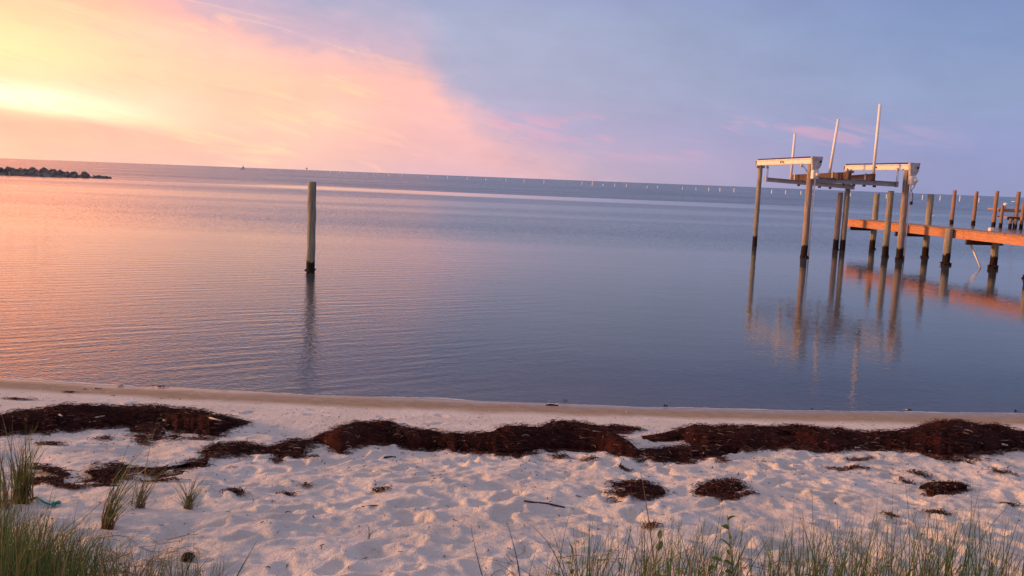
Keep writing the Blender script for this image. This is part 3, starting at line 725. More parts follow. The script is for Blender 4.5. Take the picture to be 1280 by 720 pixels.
for k, (s, l, topy, _) in enumerate(bents):
    p = D(s, l, 0)
    zt = DZ+.04 if topy is None else at_depth(1160 if k == 1 else 1096, topy, p.y).z
    if topy is None: p = D(s, l, 0); zt = DZ-.04
    pile_mesh('pier_piling', (p.x, p.y), -1.3, zt, .12, m_pile, pier, 31+k, (0, 0))
    crust((p.x, p.y), .05 if k == 2 else -.01, .14, pier, 50+k, 1.3 if k == 2 else .5)
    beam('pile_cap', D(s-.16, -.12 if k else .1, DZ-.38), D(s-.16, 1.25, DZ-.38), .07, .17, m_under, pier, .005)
for k, (s, zt) in enumerate(((6.55, DZ+.02), (10.3, DZ+.02), (14, DZ+.02), (17.5, DZ+.02), (21, DZ+.02))):
    p = D(s, -.15, 0)
    pile_mesh('pier_piling', (p.x, p.y), -1.3, zt, .13, m_pile, pier, 61+k, (0, 0)); crust((p.x, p.y), .03, .15, pier, 71+k, 1.3)
# short capped post at the seaward side by the third bent
p = D(7.35, .80, 0); beam('capped_stub', (p.x, p.y, DZ-.0), (p.x, p.y, DZ+.12), .15, .15, m_cream, pier, .02)
# pipe slanting down from under the deck into the water
p = at_depth(1211, 300, 29.0); q = at_depth(1225.5, 334, 28.4); sp = tube('slanting_pipe', [p, p.lerp(q, .5), q], .03, m_pvc, pier, 8)
sp['label'] = 'white pipe slanting down from under the deck'

# ================================================================== NEIGHBOURING PIER
fx = (39.2, 69.7)
fp = empty('distant_pier', (fx[0], fx[1], 0), 'distant two-level pier with a white globe lamp at the right edge of the photo', 'pier')
for k, (bx_, by_, tx, ty) in enumerate(((1241.7, 282.8, 1247.4, 238.8), (1268.5, 284, 1274.3, 239.6))):
    gx, gy = at(bx_, by_); zt = at_depth(tx, ty, gy).z; pile_mesh('tall_piling', (gx, gy), -1.3, zt, .16, m_farpile, fp, 81+k, (0, 0), 12)
for k, px in enumerate((1293, 1316, 1340)):
    gx, gy = at(px, 285); pile_mesh('tall_piling', (gx, gy), -1.3, 2.9, .16, m_farpile, fp, 85+k, (0, 0), 12)
UY = 70.0
def F(px, py, Y): return at_depth(px, py, Y)
a = F(1245.5, 264.3, UY); xs = a.x
beam('upper_deck', (xs, UY+.5, 1.36), (xs+12, UY+2.4, 1.36), 1.4, .12, m_plank, fp, .01)
beam('upper_fascia', (xs, UY-.22, 1.27), (xs+12, UY+1.68, 1.27), .06, .2, m_plank, fp, .005)
a = F(1255, 273.5, UY-2); xl = a.x
beam('lower_deck', (xl, UY-1.6, .80), (xl+12, UY+.3, .80), 1.6, .09, m_plank, fp, .01)
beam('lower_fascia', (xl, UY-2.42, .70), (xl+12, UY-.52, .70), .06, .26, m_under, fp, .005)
for k, (px, by_, zt, yy) in enumerate(((1250.3, 284.3, 1.75, UY-.3), (1262.2, 285.5, .75, UY-2.6), (1268.4, 285.8, .75, UY-2.6), (1276, 286, 1.9, UY-2.6), (1285, 286.5, .75, UY-2.6), (1300, 286.5, 1.9, UY-2.6))):
    gx, gy = at(px, by_); pile_mesh('short_piling', (gx, gy), -1.2, zt, .13, m_farpile, fp, 91+k, (0, 0), 10)
c = F(1256.8, 255.7, UY)
tube('lamp_post', [(c.x, c.y, 1.4), (c.x, c.y, c.z-.1)], .05, m_farpile, fp, 8)
bm = bmesh.new(); bmesh.ops.create_uvsphere(bm, u_segments=16, v_segments=10, radius=.165, matrix=Matrix.Translation(c-fp.location)); from_bm('lamp_globe', bm, m_globe, fp, True)
for px, by_, tx, ty, lb, sd_ in ((1189.4, 279.8, 1195, 237.8, 'leftmost of the two thin far pilings standing free beyond the pier deck', 101), (1216.4, 281.3, 1221.6, 239.2, 'thin far piling standing free between another and the distant pier', 102)):
    gx, gy = at(px, by_); t = empty('far_piling', (gx, gy, 0), lb, 'piling', 'thin far pilings standing free beyond the pier deck')
    pile_mesh('shaft', (gx, gy), -1.3, at_depth(tx, ty, gy).z, .15, m_farpile, t, sd_, (0, 0), 12); crust((gx, gy), 0, .15, t, sd_, .5)

# ================================================================== SEAWEED WRACK
def ribbons(n, sampler, length, width, palette, rs, nseg=4, curl=1.0, dirfn=None, lift_=.02):
    """n flat limp strands lying on the ground; returns arrays"""
    V = np.zeros((n, (nseg+1)*2, 3), np.float32); T = np.zeros((n, (nseg+1)*2, 3), np.float32)
    for i in range(n):
        x, y, z0 = sampler(rs); L = length*rs.uniform(.4, 1.5); a = dirfn(rs) if dirfn else rs.uniform(0, 6.28)
        k = rs.normal(0, curl); w = width*rs.uniform(.6, 1.3); c = palette[rs.choice(len(palette))]; c = np.array(c)*rs.uniform(.7, 1.3)
        arch = rs.uniform(0, lift_); roll = rs.uniform(-.8, .8)
        for s in range(nseg+1):
            t = s/nseg; wx = -math.sin(a)*w*.5; wy = math.cos(a)*w*.5; tt = 1 if s < nseg else .3
            zz = z0(x, y) if callable(z0) else z0
            zz += .003+arch*math.sin(math.pi*t)
            V[i, 2*s] = (x-wx*tt, y-wy*tt, zz+roll*w*.4); V[i, 2*s+1] = (x+wx*tt, y+wy*tt, zz-roll*w*.4+.001)
            T[i, 2*s:2*s+2] = c
            x += math.cos(a)*L/nseg; y += math.sin(a)*L/nseg; a += k*.5+rs.normal(0, .25*curl)
    base = np.arange(n)[:, None, None]*(nseg+1)*2
    f = np.array([[2*s, 2*s+1, 2*s+3, 2*s+2] for s in range(nseg)])[None]+base
    return V.reshape(-1, 3), f.reshape(-1, 4), T.reshape(-1, 3)
DARK = [(.030, .008, .007), (.045, .011, .010), (.016, .005, .005), (.080, .020, .015), (.12, .034, .024), (.012, .005, .005)]
DARKP = DARK*9+[(.30, .20, .14), (.42, .33, .27), (.22, .11, .06)]
REDDISH = [(.14, .052, .035), (.10, .036, .024), (.20, .095, .065), (.07, .026, .018)]
def heap(samples, label, seed, hscale=1.0, density=1.0, holes=(), group='heaps of washed-up seaweed along the beach', patchy=None, sl=.055, spread=.022):
    """a long mound of matted eelgrass; samples give the near foot and the crest along its length"""
    rs = np.random.RandomState(seed); S = np.array(samples, float)
    xs = np.arange(S[0, 0], S[-1, 0], 2.2); tops = np.interp(xs, S[:, 0], S[:, 1]); bots = np.interp(xs, S[:, 0], S[:, 2])
    m_ = 18; V = []; crest = []; foot = []
    nn = len(xs); jag = np.array([vnoise(np.array(i*.35), np.array(seed*1.7), 2)*7+vnoise(np.array(i*.9), np.array(seed*3.1), 3)*4 for i in range(nn)])
    jt = np.array([vnoise(np.array(i*.16), np.array(seed*2.3), 4)*3+vnoise(np.array(i*.55), np.array(seed*2.3), 5)*1.6 for i in range(nn)])
    for i, px in enumerate(xs):
        th = bots[i]-tops[i]; tb = min(1, th/12); b_ = bots[i]+jag[i]*.55*tb; tp = tops[i]+jt[i]*.45*tb
        x0, y0 = on_sand(px, b_)
        H = hscale*max(.008, .68*max(th, 1)/FPX*y0*.98)
        # crest position: where the sight line meets ground + H
        z = .3
        for _ in range(20):
            x1, y1 = at(px, tp, z); z = .5*z+.5*(float(base_z(np.array(x1), y1))+H)
        y1 = max(y1, y0+.02); back = .10+H*1.3
        foot.append((x0, y0)); crest.append((x1, y1, H))
        for j in range(m_+1):
            t = j/m_
            if t < .72:
                k = t/.72; x = x0+(x1-x0)*k; y = y0+(y1-y0)*k; h = H*math.sin(k*math.pi/2)**.8
            else:
                k = (t-.72)/.28; x = x1; y = y1+back*k; h = H*math.cos(k*math.pi/2)
            V.append((x, y, h))
    V = np.array(V); x, y, h = V.T
    g = base_z(x, y)+.004
    H_ = np.repeat([c[2] for c in crest], m_+1)
    lump = (fbm(x*5, y*5, 4, seed % 5)*.75+fbm(x*22, y*22, 3, 2)*.22)
    edgef = np.clip(h/H_, 0, 1)
    z = g+h*(1+.28*lump)+lump*.016*edgef-(1-np.clip(edgef*6, 0, 1))*.03
    # rest on the real sand
    z = np.maximum(z, -9)
    F_ = grid_faces(m_+1, nn)
    cx_px = None
    if holes:
        for hx, hy, rx, ry in holes:
            a, b_ = on_sand(hx, hy); ex = rx/FPX*b_; ey = ry/FPX*b_/math.sin(math.atan(CAM_Z/b_))
            dd = ((x-a)/ex)**2+((y-b_)/ey)**2-.5*fbm(x*9, y*9, 2, 1); z = np.where(dd < 1, g-.05, np.where(dd < 2.2, g+(z-g)*(dd-1)/1.2, z))
            gap = dd
    if patchy is not None:
        c = np.array([(x[f].mean(), y[f].mean()) for f in F_]); F_ = F_[fbm(c[:, 0]*4.5, c[:, 1]*6, 4, seed % 4, .6) < patchy]
    root = empty('seaweed_heap', (float(x[0]), float(y[0]), float(g[0])), label, 'seaweed', group)
    off_ = np.array(root.location)
    body = mesh_np('matted_mass', np.stack([x, y, z], -1)-off_, F_, m_wrack, root)
    pts = np.stack([x, y, z], -1); L = xs[-1]-xs[0]; n = int(L*9*density)
    dens = np.array([max(1, bots[i]-tops[i]) for i in range(nn)]); dens = dens/dens.sum()
    used = np.unique(F_[:, 0]); ui = used//(m_+1); uj = used % (m_+1); ok_ = (uj < m_*.85) & (z[used] > g[used]-.01); used = used[ok_]; ui = ui[ok_]; up = dens[ui]/dens[ui].sum()
    def samp(r):
        p = pts[r.choice(used, p=up)]
        xx = p[0]+r.normal(0, .012); yy = p[1]+r.normal(0, .012); return xx, yy, p[2]+.004
    v1_, f1, t1 = ribbons(n, samp, sl, .0033, DARKP, rs, 4, .7, lambda r: r.normal(0, .6)+(math.pi if r.rand() < .5 else 0), .010)
    def samp2(r):
        i = r.choice(nn, p=dens); p = foot[i] if r.rand() < .8 else crest[i]; xx = p[0]+r.normal(0, .03); yy = p[1]-abs(r.normal(0, spread)) if len(p) == 2 else p[1]+.06+abs(r.normal(0, .03))
        return xx, yy, hz(xx, yy)+.002
    v2_, f2, t2 = ribbons(int(L*5*density), samp2, sl, .0038, DARK+REDDISH, rs, 4, 1.0, lambda r: r.normal(0, .7), .012)
    V_ = np.concatenate([v1_, v2_])-off_; F2 = np.concatenate([f1, f2+len(v1_)]); T_ = np.concatenate([t1, t2])
    tag(mesh_np('loose_strands', V_, F2, m_strand, root, False, T_), kind='stuff')
    return root
heap([(-420, 510, 516), (-340, 500, 522), (-260, 498, 530), (-180, 508, 534), (-120, 514, 545), (-60, 520, 552), (0, 521, 542), (30, 513, 541), (60, 510.5, 541), (90, 509, 540), (120, 507.5, 536), (145, 508.5, 531), (170, 508, 532), (200, 509.5, 534), (235, 512, 540), (262, 516, 546), (280, 519, 542), (300, 525, 533), (314, 530, 531)],
     'long dark seaweed heap at the left edge of the beach carrying a pale stick', 1, 1.0)
heap([(160, 528, 534), (172, 527, 552), (182, 530, 556), (188, 532, 545), (194, 534, 552), (204, 548, 552), (218, 545, 551), (232, 543, 550), (240, 541, 550), (262, 538, 552), (268, 541, 549)],
     'thin ragged seaweed fringe hanging below the right end of the leftmost heap', 2, .25, .8, patchy=.02)
heap([(250, 566, 569), (262, 559, 570), (280, 557, 569.5), (300, 556, 568), (320, 558, 567), (332, 562, 567.5), (345, 557, 567), (358, 552, 569), (372, 551, 570), (384, 551, 560), (395, 549, 556), (404, 548, 553)],
     'low brown seaweed heap bridging the leftmost heap and the humped one beside it', 3, .7)
heap([(392, 546, 552), (405, 541, 556), (418, 537, 563), (428, 534, 566), (440, 532, 558), (462, 528, 552), (480, 529, 553), (500, 532, 557), (525, 538, 559), (545, 542, 560), (565, 545, 563), (582, 545, 565)],
     'arched dark seaweed hump left of the middle of the beach, rising to one smooth crest', 4, 1.0)
heap([(575, 545.5, 564), (595, 543, 566), (612, 540, 568), (635, 535, 569), (660, 535, 566), (672, 535, 564), (690, 529.5, 562), (708, 528.5, 561), (725, 530, 561), (740, 534, 563), (752, 536, 566), (765, 540, 571), (780, 549, 574), (792, 558, 575), (802, 565, 574)],
     'broad reddish-brown seaweed heap mid beach with a small sand gap in it', 5, 1.0, 1.0, ((617, 556.5, 13, 3.2),))
heap([(752, 536, 539), (765, 533.5, 541), (778, 534.5, 541), (792, 536, 539), (802, 537, 538)], 'thin seaweed tongue pointing right from the crest of the middle heap', 6, .6)
heap([(795, 566, 573), (810, 563, 575), (835, 560.5, 575.5), (858, 559, 576), (880, 557, 575), (893, 560, 572), (905, 566, 568)], 'low black seaweed strip curling under the tip of the big right heap', 7, .8)
heap([(803, 546.5, 548.5), (820, 544, 551), (838, 540, 552), (855, 536, 552), (866, 534, 562), (885, 532.5, 567), (905, 531, 567), (930, 531.5, 565), (942, 531, 564), (955, 533, 563), (975, 534, 563), (997, 532.5, 564), (1010, 533.5, 566), (1035, 536, 566), (1062, 538.5, 563)],
     'thick dark seaweed heap right of the middle whose pointed left tip lies over open sand', 8, 1.0, 1.0, ((978, 555.5, 13, 1.6),))
heap([(1050, 537, 563), (1085, 540, 563), (1110, 540.5, 564), (1140, 538, 568), (1158, 532, 570), (1180, 528.5, 571), (1200, 528, 572), (1225, 530, 568), (1250, 534, 564), (1275, 538, 562), (1300, 541, 560), (1340, 543, 558), (1400, 540, 562), (1460, 544, 564), (1540, 552, 566), (1620, 558, 565)],
     'tallest rounded seaweed heap at the right edge of the beach', 9, 1.0)
heap([(97, 590, 598), (108, 584, 602), (120, 582.5, 604), (136, 582, 601), (150, 585, 594), (165, 587.5, 592), (185, 588, 595), (205, 586, 597), (222, 582.5, 594), (240, 578.5, 586), (262, 572.5, 577)],
     'low brown seaweed strip behind the slanting grass tufts at the left', 12, .35, .6, patchy=.1)
heap([(104, 608, 610), (125, 602.5, 608), (145, 598, 604), (165, 595, 599)], 'narrow seaweed string just under the strip behind the slanting tufts', 13, .25, .6, patchy=.2)
heap([(18, 586, 596), (34, 582, 601), (48, 583, 603), (62, 587, 605), (80, 597, 607)], 'dark seaweed patch behind the leftmost upright grass tuft', 14, .2, .6, patchy=-.02)
mound = 'small separate seaweed mounds on the trampled sand'
heap([(757, 615, 619), (768, 607, 623), (782, 604.5, 625), (798, 603.5, 625), (812, 606, 622), (824, 611, 618), (832, 615, 617)], 'flat tangled seaweed clump on bare sand, left one of a pair', 15, .5, 1.4, (), mound, None, .034, .012)
heap([(867, 614, 617), (880, 608, 621), (893, 603.5, 623), (908, 602, 624), (922, 604, 623), (931, 609, 622), (938, 616, 620)], 'rounded tangled seaweed clump on bare sand, right one of a pair', 16, .55, 1.4, (), mound, None, .034, .012)
heap([(1158, 611, 615), (1168, 605.5, 618), (1182, 605, 614), (1198, 606, 612), (1209, 609, 611)], 'small arrow-shaped seaweed clump on sand below the right heap', 17, .5, 1.6, (), mound, .3, .034, .012)

# thin scattered scraps: each a flat tangle
def scrap(px, py, w_, h_, label, seed, dense=1.0, pal=None):
    rs = np.random.RandomState(seed); x0, y0 = on_sand(px, py); sx = w_/FPX*y0/2; sy = h_/FPX*y0/2/math.sin(math.atan((CAM_Z-.4)/y0))
    def samp(r):
        x = x0+r.normal(0, .45)*sx; y = y0+r.normal(0, .42)*sy; return x, y, (lambda a, b_: hz(a, b_)+.004)
    v, f, t = ribbons(int(60*dense*max(w_, 8)/22), samp, .035, .0045, pal or REDDISH+REDDISH+DARK, rs, 3, 1.0, lambda r: r.normal(0, .5)+(math.pi if r.rand() < .5 else 0), .018)
    p = np.array((x0, y0, hz(x0, y0)), np.float32)
    o = mesh_np('seaweed_scrap', v-p, f, m_strand, None, False, t); o.location = p.tolist(); tag(o, label, 'seaweed', kind='stuff' if w_ >= 30 else None)
for i, a in enumerate([(990, 565, 60, 4, 'thin seaweed streak trailing under the thick heap right of the middle'), (1195, 577, 80, 7, 'long reddish seaweed streak trailing below the tallest right heap'),
    (1150, 592, 34, 9, 'reddish seaweed scrap left of the arrow-shaped clump'), (1252, 592, 40, 12, 'loose reddish seaweed scrap near the right edge of the sand'),
    (814, 660, 22, 8, 'little brown seaweed knot in front of the paired clumps'), (1170, 640, 34, 7, 'faint seaweed scrap below the arrow-shaped clump'),
    (1112, 645, 24, 8, 'brown seaweed scrap above the right grass band'), (1262, 630, 20, 6, 'slanting dark scrap close to the right edge'),
    (903, 581, 18, 7, 'dark scrap just below the thick right heap'), (780, 587, 20, 4, 'thin scrap under the low black strip'),
    (700, 572, 34, 5, 'trailing scrap under the middle heap'), (735, 578, 24, 7, 'crumbly scrap under the right end of the middle heap'),
    (345, 577, 22, 5, 'arched reddish scrap below the bridging heap'), (392, 573, 10, 5, 'small dark scrap left below the arched hump'),
    (383, 608, 12, 6, 'small scrap on footprints below the arched hump'), (360, 617, 18, 5, 'dark scrap among footprints left of the middle'),
    (293, 617, 34, 6, 'reddish scrap right of the small fan tuft'), (475, 615, 22, 5, 'short scrap among the middle footprints'),
    (1134, 601, 20, 5, 'faint scrap left below the reddish one'), (1075, 577, 44, 4, 'thin line of scraps under the right heaps'),
    (1060, 585, 60, 4, 'sparse brown line of scraps further down the sand'), (60, 560, 40, 5, 'faint scrap line under the leftmost heap'),
    (130, 548, 30, 5, 'red-brown scrap below the middle of the leftmost heap'), (90, 610, 50, 6, 'crumbs below the dark patch behind the left tuft'),
    (200, 605, 60, 6, 'crumbs under the strip behind the slanting tufts'), (1182, 571, 22, 5, 'scrap tucked under the tallest right heap'),
    (22, 500, 50, 2.5, 'thin dark line on the sand above the leftmost heap'), (86, 491, 16, 3, 'dark crumbs on wet sand at far left')]):
    scrap(*a, seed=200+i, dense=1.2)
# crumbs too small and many to count
rs = np.random.RandomState(77)
def samp(r):
    while True:
        x = r.uniform(-5.5, 6); y = r.uniform(3.4, 8.2)
        w = .25+.9*math.exp(-((y-6.3)/.7)**2)
        if r.rand() < w: return x, y, hz(x, y)+.003
v, f, t = ribbons(3200, samp, .026, .005, REDDISH+DARK+[(.25, .17, .12)], rs, 2, .8, None, .006)
tag(mesh_np('seaweed_crumbs', v, f, m_strand, None, False, t), 'tiny dark seaweed crumbs sprinkled all over the sand', 'debris', kind='stuff')
bm = bmesh.new()
for k in range(620):
    x = rs.uniform(-5.5, 6); y = rs.uniform(3.4, 8.7)
    M = Matrix.Translation((x, y, hz(x, y)+.002)) @ Matrix.Rotation(rs.uniform(0, 6), 4, 'Z') @ Matrix.Rotation(rs.uniform(-.5, .5), 4, 'X') @ Matrix.Diagonal((1, .7, .35, 1))
    bmesh.ops.create_icosphere(bm, subdivisions=1, radius=rs.uniform(.003, .010), matrix=M)
tag(from_bm('shell_fragments', bm, m_shell), 'tiny white shell fragments scattered over the sand', 'shells', kind='stuff')

# ================================================================== SMALL FINDS ON THE BEACH
bpy.context.view_layer.update(); _dg = bpy.context.evaluated_depsgraph_get()
def surface(px, py):
    d = _f+_r*((px-640)/FPX)+_u*((360-py)/FPX); ok, p, *_x = sc.ray_cast(_dg, Vector((0, 0, CAM_Z)), d.normalized())
    if ok and p.y < 9.5: return p
    x, y = on_sand(px, py); return Vector((x, y, hz(x, y)))
def lying(name, pts, r, m, label, cat, taper=.6, dz=.0):
    w3 = []
    for px, py in pts:
        p = surface(px, py); w3.append(p+Vector((0, 0, r*.6)))
    t = tube(name, [p-w3[0] for p in w3], r, m, None, 7, taper); t.location = w3[0]; tag(t, label, cat); return t
lying('driftwood_stick', [(655, 627), (668, 629), (684, 630), (706, 635)], .007, m_drift, 'dark slim driftwood stick lying among footprints in the middle', 'stick')
lying('pale_stick', [(262, 523), (276, 526.5)], .008, m_stick, 'short pale stick lying on the right part of the leftmost seaweed heap', 'stick', .7, .10)
lying('bleached_reed', [(119, 523), (131, 520.5)], .008, m_stick, 'white reed piece lying on the middle of the leftmost seaweed heap', 'reed', .6, .12)
lying('white_scrap', [(74, 519), (78, 521)], .008, m_stick, 'white flake lying on the left part of the leftmost seaweed heap', 'shell', .6, .12)
lying('white_scrap', [(204, 526), (208, 527)], .009, m_stick, 'white flake lying right of centre on the leftmost seaweed heap', 'shell', .6, .09)
lying('white_scrap', [(1252, 556), (1260, 557.5)], .009, m_shell, 'white flake lying on the tallest right seaweed heap', 'shell', .6, .08)
lying('white_scrap', [(1068, 560), (1075, 560)], .006, m_shell, 'white flake at the foot of the right seaweed heaps', 'shell', .6, .03)
lying('thin_reed', [(452, 634), (470, 632), (495, 634)], .004, m_drift, 'hair-thin dark reed lying across the footprints', 'reed', .6)
lying('thin_reed', [(480, 572.5), (488, 571.5), (495, 572)], .007, m_drift, 'short dark reed just under the arched seaweed hump', 'reed', .6)
# half-sunk log with white shells at the water's edge
x, y = at(690, 506.5, .02); lg = empty('driftwood_chunk', (x, y, .02), 'dark wet driftwood chunk with white barnacles at the waterline', 'driftwood')
tube('log', [Vector((x-.065, y, .012)), Vector((x-.01, y+.01, .022)), Vector((x+.03, y, .016)), Vector((x+.065, y+.01, .012))], .014, m_drift, lg, 8, .8)
bm = bmesh.new()
for q in (-.035, -.01, .012, .05, .058): bmesh.ops.create_icosphere(bm, subdivisions=1, radius=.008, matrix=Matrix.Translation((q, 0, .018)) @ Matrix.Diagonal((1.3, 1, .8, 1)))
from_bm('barnacles', bm, m_shell, lg)
def clump(px, py, s, label, z=.01, m=m_drift):
    x, y = on_sand(px, py); bm = bmesh.new(); r = random.Random(int(px))
    for k in range(9):
        M = Matrix.Translation((r.gauss(0, s*.7), r.gauss(0, s*.3), abs(r.gauss(0, s*.1)))) @ Matrix.Rotation(r.uniform(0, 3), 4, Vector((r.random(), r.random(), 1)).normalized()) @ Matrix.Diagonal((1.6, .7, .6, 1))
        bmesh.ops.create_icosphere(bm, subdivisions=1, radius=s*r.uniform(.15, .35), matrix=M)
    o = from_bm('debris_clump', bm, m); o.location = (x, y, hz(x, y)+z); tag(o, label, 'debris'); return o
clump(1138, 513.5, .035, 'pale and dark debris clump at the waterline right of the middle', .01); clump(1133, 513.3, .018, 'pale shell clump beside the waterline debris at the right', .012, m_shell)
clump(1270, 514.8, .03, 'dark debris at the waterline near the right edge'); clump(200, 483.8, .035, 'dark pebble clump at the waterline on the left')
clump(151, 483, .03, 'dark debris on the wet sand left of the waterline pebbles'); clump(107, 487.5, .018, 'tiny dark pebble on the wet sand at the left'); clump(122, 486.6, .024, 'second tiny dark pebble on the wet sand at the left, nearer the water')
clump(142, 495.5, .018, 'lone dark pebble where wet sand turns dry at the left'); clump(831, 508.2, .03, 'grey-brown clump at the waterline right of the driftwood chunk'); clump(1015, 512.2, .022, 'small clump at the waterline left of the pale debris')
clump(706, 502.2, .022, 'dark lump in the shallow water just behind the driftwood chunk', .02)
# teal rope by the left tuft
pts = [(-4, 629), (6, 628), (16, 627), (26, 627), (36, 626), (46, 627.5), (56, 631), (64, 632.5), (70, 633)]
w3 = []
for px, py in pts:
    x, y = on_sand(px, py); w3.append(Vector((x, y, hz(x, y)+.012)))
rp = empty('teal_rope', w3[0], 'teal rope lying half buried behind the leftmost grass tuft', 'rope')
tube('strand', w3, .0055, m_rope, rp, 7, 1.0)
bm = bmesh.new(); kn = w3[-1]-w3[0]
for k in range(5): bmesh.ops.create_icosphere(bm, subdivisions=1, radius=.011, matrix=Matrix.Translation(kn+Vector((random.gauss(0, .012), random.gauss(0, .012), random.uniform(0, .014)))) @ Matrix.Diagonal((1.2, .8, .8, 1)))
from_bm('knot', bm, m_rope, rp)
# hollow cane stub in the grass
x, y = on_sand(235, 700); zc = hz(x, y)+.025
cs = empty('seed_pod', (x, y, zc-.01), 'dark round seed pod with olive underside lying in the thin left grass', 'seed head')
bm = bmesh.new(); bmesh.ops.create_uvsphere(bm, u_segments=16, v_segments=10, radius=.03, matrix=Matrix.Diagonal((1, .9, .72, 1)) @ Matrix.Translation((0, 0, .006)))
for v in bm.verts: v.co *= 1+.09*math.sin(v.co.x*260)*math.sin(v.co.y*240)
from_bm('dark_head', bm, m_pod, cs, True)
bm = bmesh.new(); bmesh.ops.create_cone(bm, cap_ends=True, segments=14, radius1=.006, radius2=.015, depth=.03, matrix=Matrix.Translation((-.004, -.006, -.03))); from_bm('husk', bm, m_podside, cs, True)

# ================================================================== GRASS
def blades(specs, rs, nseg=6):
    n = len(specs); V = np.zeros((n, (nseg+1)*2, 3), np.float32); T = np.zeros((n, (nseg+1)*2, 3), np.float32)
    for i, (x, y, z, h, lx, ly, w, c, cb, bend) in enumerate(specs):
        fa = rs.uniform(-.9, .9); wx, wy = math.cos(fa)*w*.5, math.sin(fa)*w*.5
        for s in range(nseg+1):
            t = s/nseg; k = t**bend; taper = (1-t**1.8)*.92+.08
            px = x+lx*k; py = y+ly*k; pz = z+h*(t-.10*abs(lx)/max(h, .01)*t*t)
            V[i, 2*s] = (px-wx*taper, py-wy*taper, pz); V[i, 2*s+1] = (px+wx*taper, py+wy*taper, pz)
            m_ = min(1, t*2.2); T[i, 2*s:2*s+2] = np.array(cb)*(1-m_)+np.array(c)*m_
    base = np.arange(n)[:, None, None]*(nseg+1)*2
    f = np.array([[2*s, 2*s+1, 2*s+3, 2*s+2] for s in range(nseg)])[None]+base
    return V.reshape(-1, 3), f.reshape(-1, 4), T.reshape(-1, 3)
GREENS = [(.070, .15, .028), (.10, .20, .04), (.045, .11, .03), (.13, .20, .05), (.055, .11, .045)]
DRYS = [(.34, .25, .14), (.26, .17, .09), (.42, .32, .19), (.22, .15, .08), (.18, .15, .07)]
def pick(rs, dry):
    p = DRYS if rs.rand() < dry else GREENS; return np.array(p[rs.choice(5)])*rs.uniform(.75, 1.25)
def tuft(bpx, bpy, spread, tips, n, label, seed, dry=.35, w=.004, rustbase=True):
    """clump of blades: tips is a list of (px, py) the blades reach for"""
    rs = np.random.RandomState(seed); x0, y0 = on_sand(bpx, bpy); sp = []
    for i in range(n):
        tp = tips[rs.choice(len(tips))]; tx = tp[0]+rs.normal(0, 14); ty = tp[1]+rs.normal(0, 11)
        k = rs.uniform(.6, 1.45) if rs.rand() < .75 else rs.uniform(.3, .7); tx = bpx+(tx-bpx)*k; ty = bpy+(ty-bpy)*k
        bx_ = x0+rs.normal(0, spread); by_ = y0+rs.normal(0, spread*.7); z = hz(bx_, by_)-.01
        q = at_depth(tx, ty, y0+rs.normal(0, .06)); h = max(.05, q.z-z)
        sp.append((bx_-x0, by_-y0, z, h, q.x-bx_, q.y-by_, w*rs.uniform(.6, 1.3), pick(rs, dry), np.array((.20, .10, .05)) if rustbase else np.array((.12, .10, .05)), rs.uniform(1.3, 2.4)))
    v, f, t = blades(sp, rs); z0 = hz(x0, y0); v[:, 2] -= z0
    o = mesh_np('grass_tuft', v, f, m_grass, None, False, t); o.location = (x0, y0, z0); tag(o, label, 'grass', 'tufts of beach grass on the open sand'); return o
tuft(26, 630, .026, [(30, 560), (36, 548), (22, 556), (44, 575), (34, 570), (16, 585), (40, 552)], 170, 'dense dark upright grass tuft at the left, the teal rope passing behind it', 1, .3, .0055)
tuft(133, 664, .016, [(168, 606), (176, 596), (186, 586), (160, 612), (150, 620), (192, 580)], 85, 'grass tuft leaning right with a rusty base, left of the small fan tuft', 2, .45, .0045)
tuft(172, 636, .020, [(192, 578), (200, 588), (206, 600), (185, 590), (178, 570), (214, 592)], 55, 'thin grass tuft close behind the leaning one', 3, .4, .004)
tuft(236, 636, .012, [(220, 606), (228, 598), (244, 600), (256, 598), (262, 606), (266, 614), (238, 590)], 75, 'small fan-shaped green grass tuft standing alone on the sand', 4, .3, .004)
tuft(-6, 640, .05, [(2, 560), (-4, 575), (6, 590), (-14, 560)], 80, 'grass tuft cut by the left edge of the photo', 5, .5, .005)
tuft(460, 674, .006, [(455, 662), (461, 660), (466, 664)], 7, 'tiny rusty sprig sticking up among the middle footprints', 6, 1.0, .005)
tuft(814, 664, .012, [(800, 652), (809, 628), (822, 650)], 8, 'wispy dry sprig rising from the brown seaweed knot', 7, .9, .004)

def field(name, label, n, xr, prof, seed, yr=(2.3, 3.3), dry=.16, clumps=None):
    rs = np.random.RandomState(seed); sp = []
    for i in range(n):
        if clumps and rs.rand() < .72:
            c = clumps[rs.choice(len(clumps))]; px = rs.normal(c[0], c[1]*.7)
        else: px = rs.uniform(*xr)
        y = rs.uniform(*yr); x = (px-640)/FPX*y*1.05+rs.normal(0, .02); z = hz(x, y)-.01 if y > 2 else float(base_z(np.array(x), y))
        top, var = prof(px); ty = top+abs(rs.normal(0, var))-(rs.uniform(0, 40) if rs.rand() < .06 else 0)
        tx = px+rs.normal(0, 28)+(rs.normal(0, 90) if rs.rand() < .16 else 0)
        q = at_depth(tx, ty, y+rs.normal(0, .1)); h = q.z-z
        if h < .12: continue
        sp.append((x, y, z, h, q.x-x, q.y-y, rs.uniform(.0022, .0060), pick(rs, dry), np.array((.10, .12, .04)), rs.uniform(1.2, 3.0)))
    v, f, t = blades(sp, rs, 7); o = mesh_np(name, v, f, m_grass, None, False, t); tag(o, label, 'grass', kind='stuff'); return o
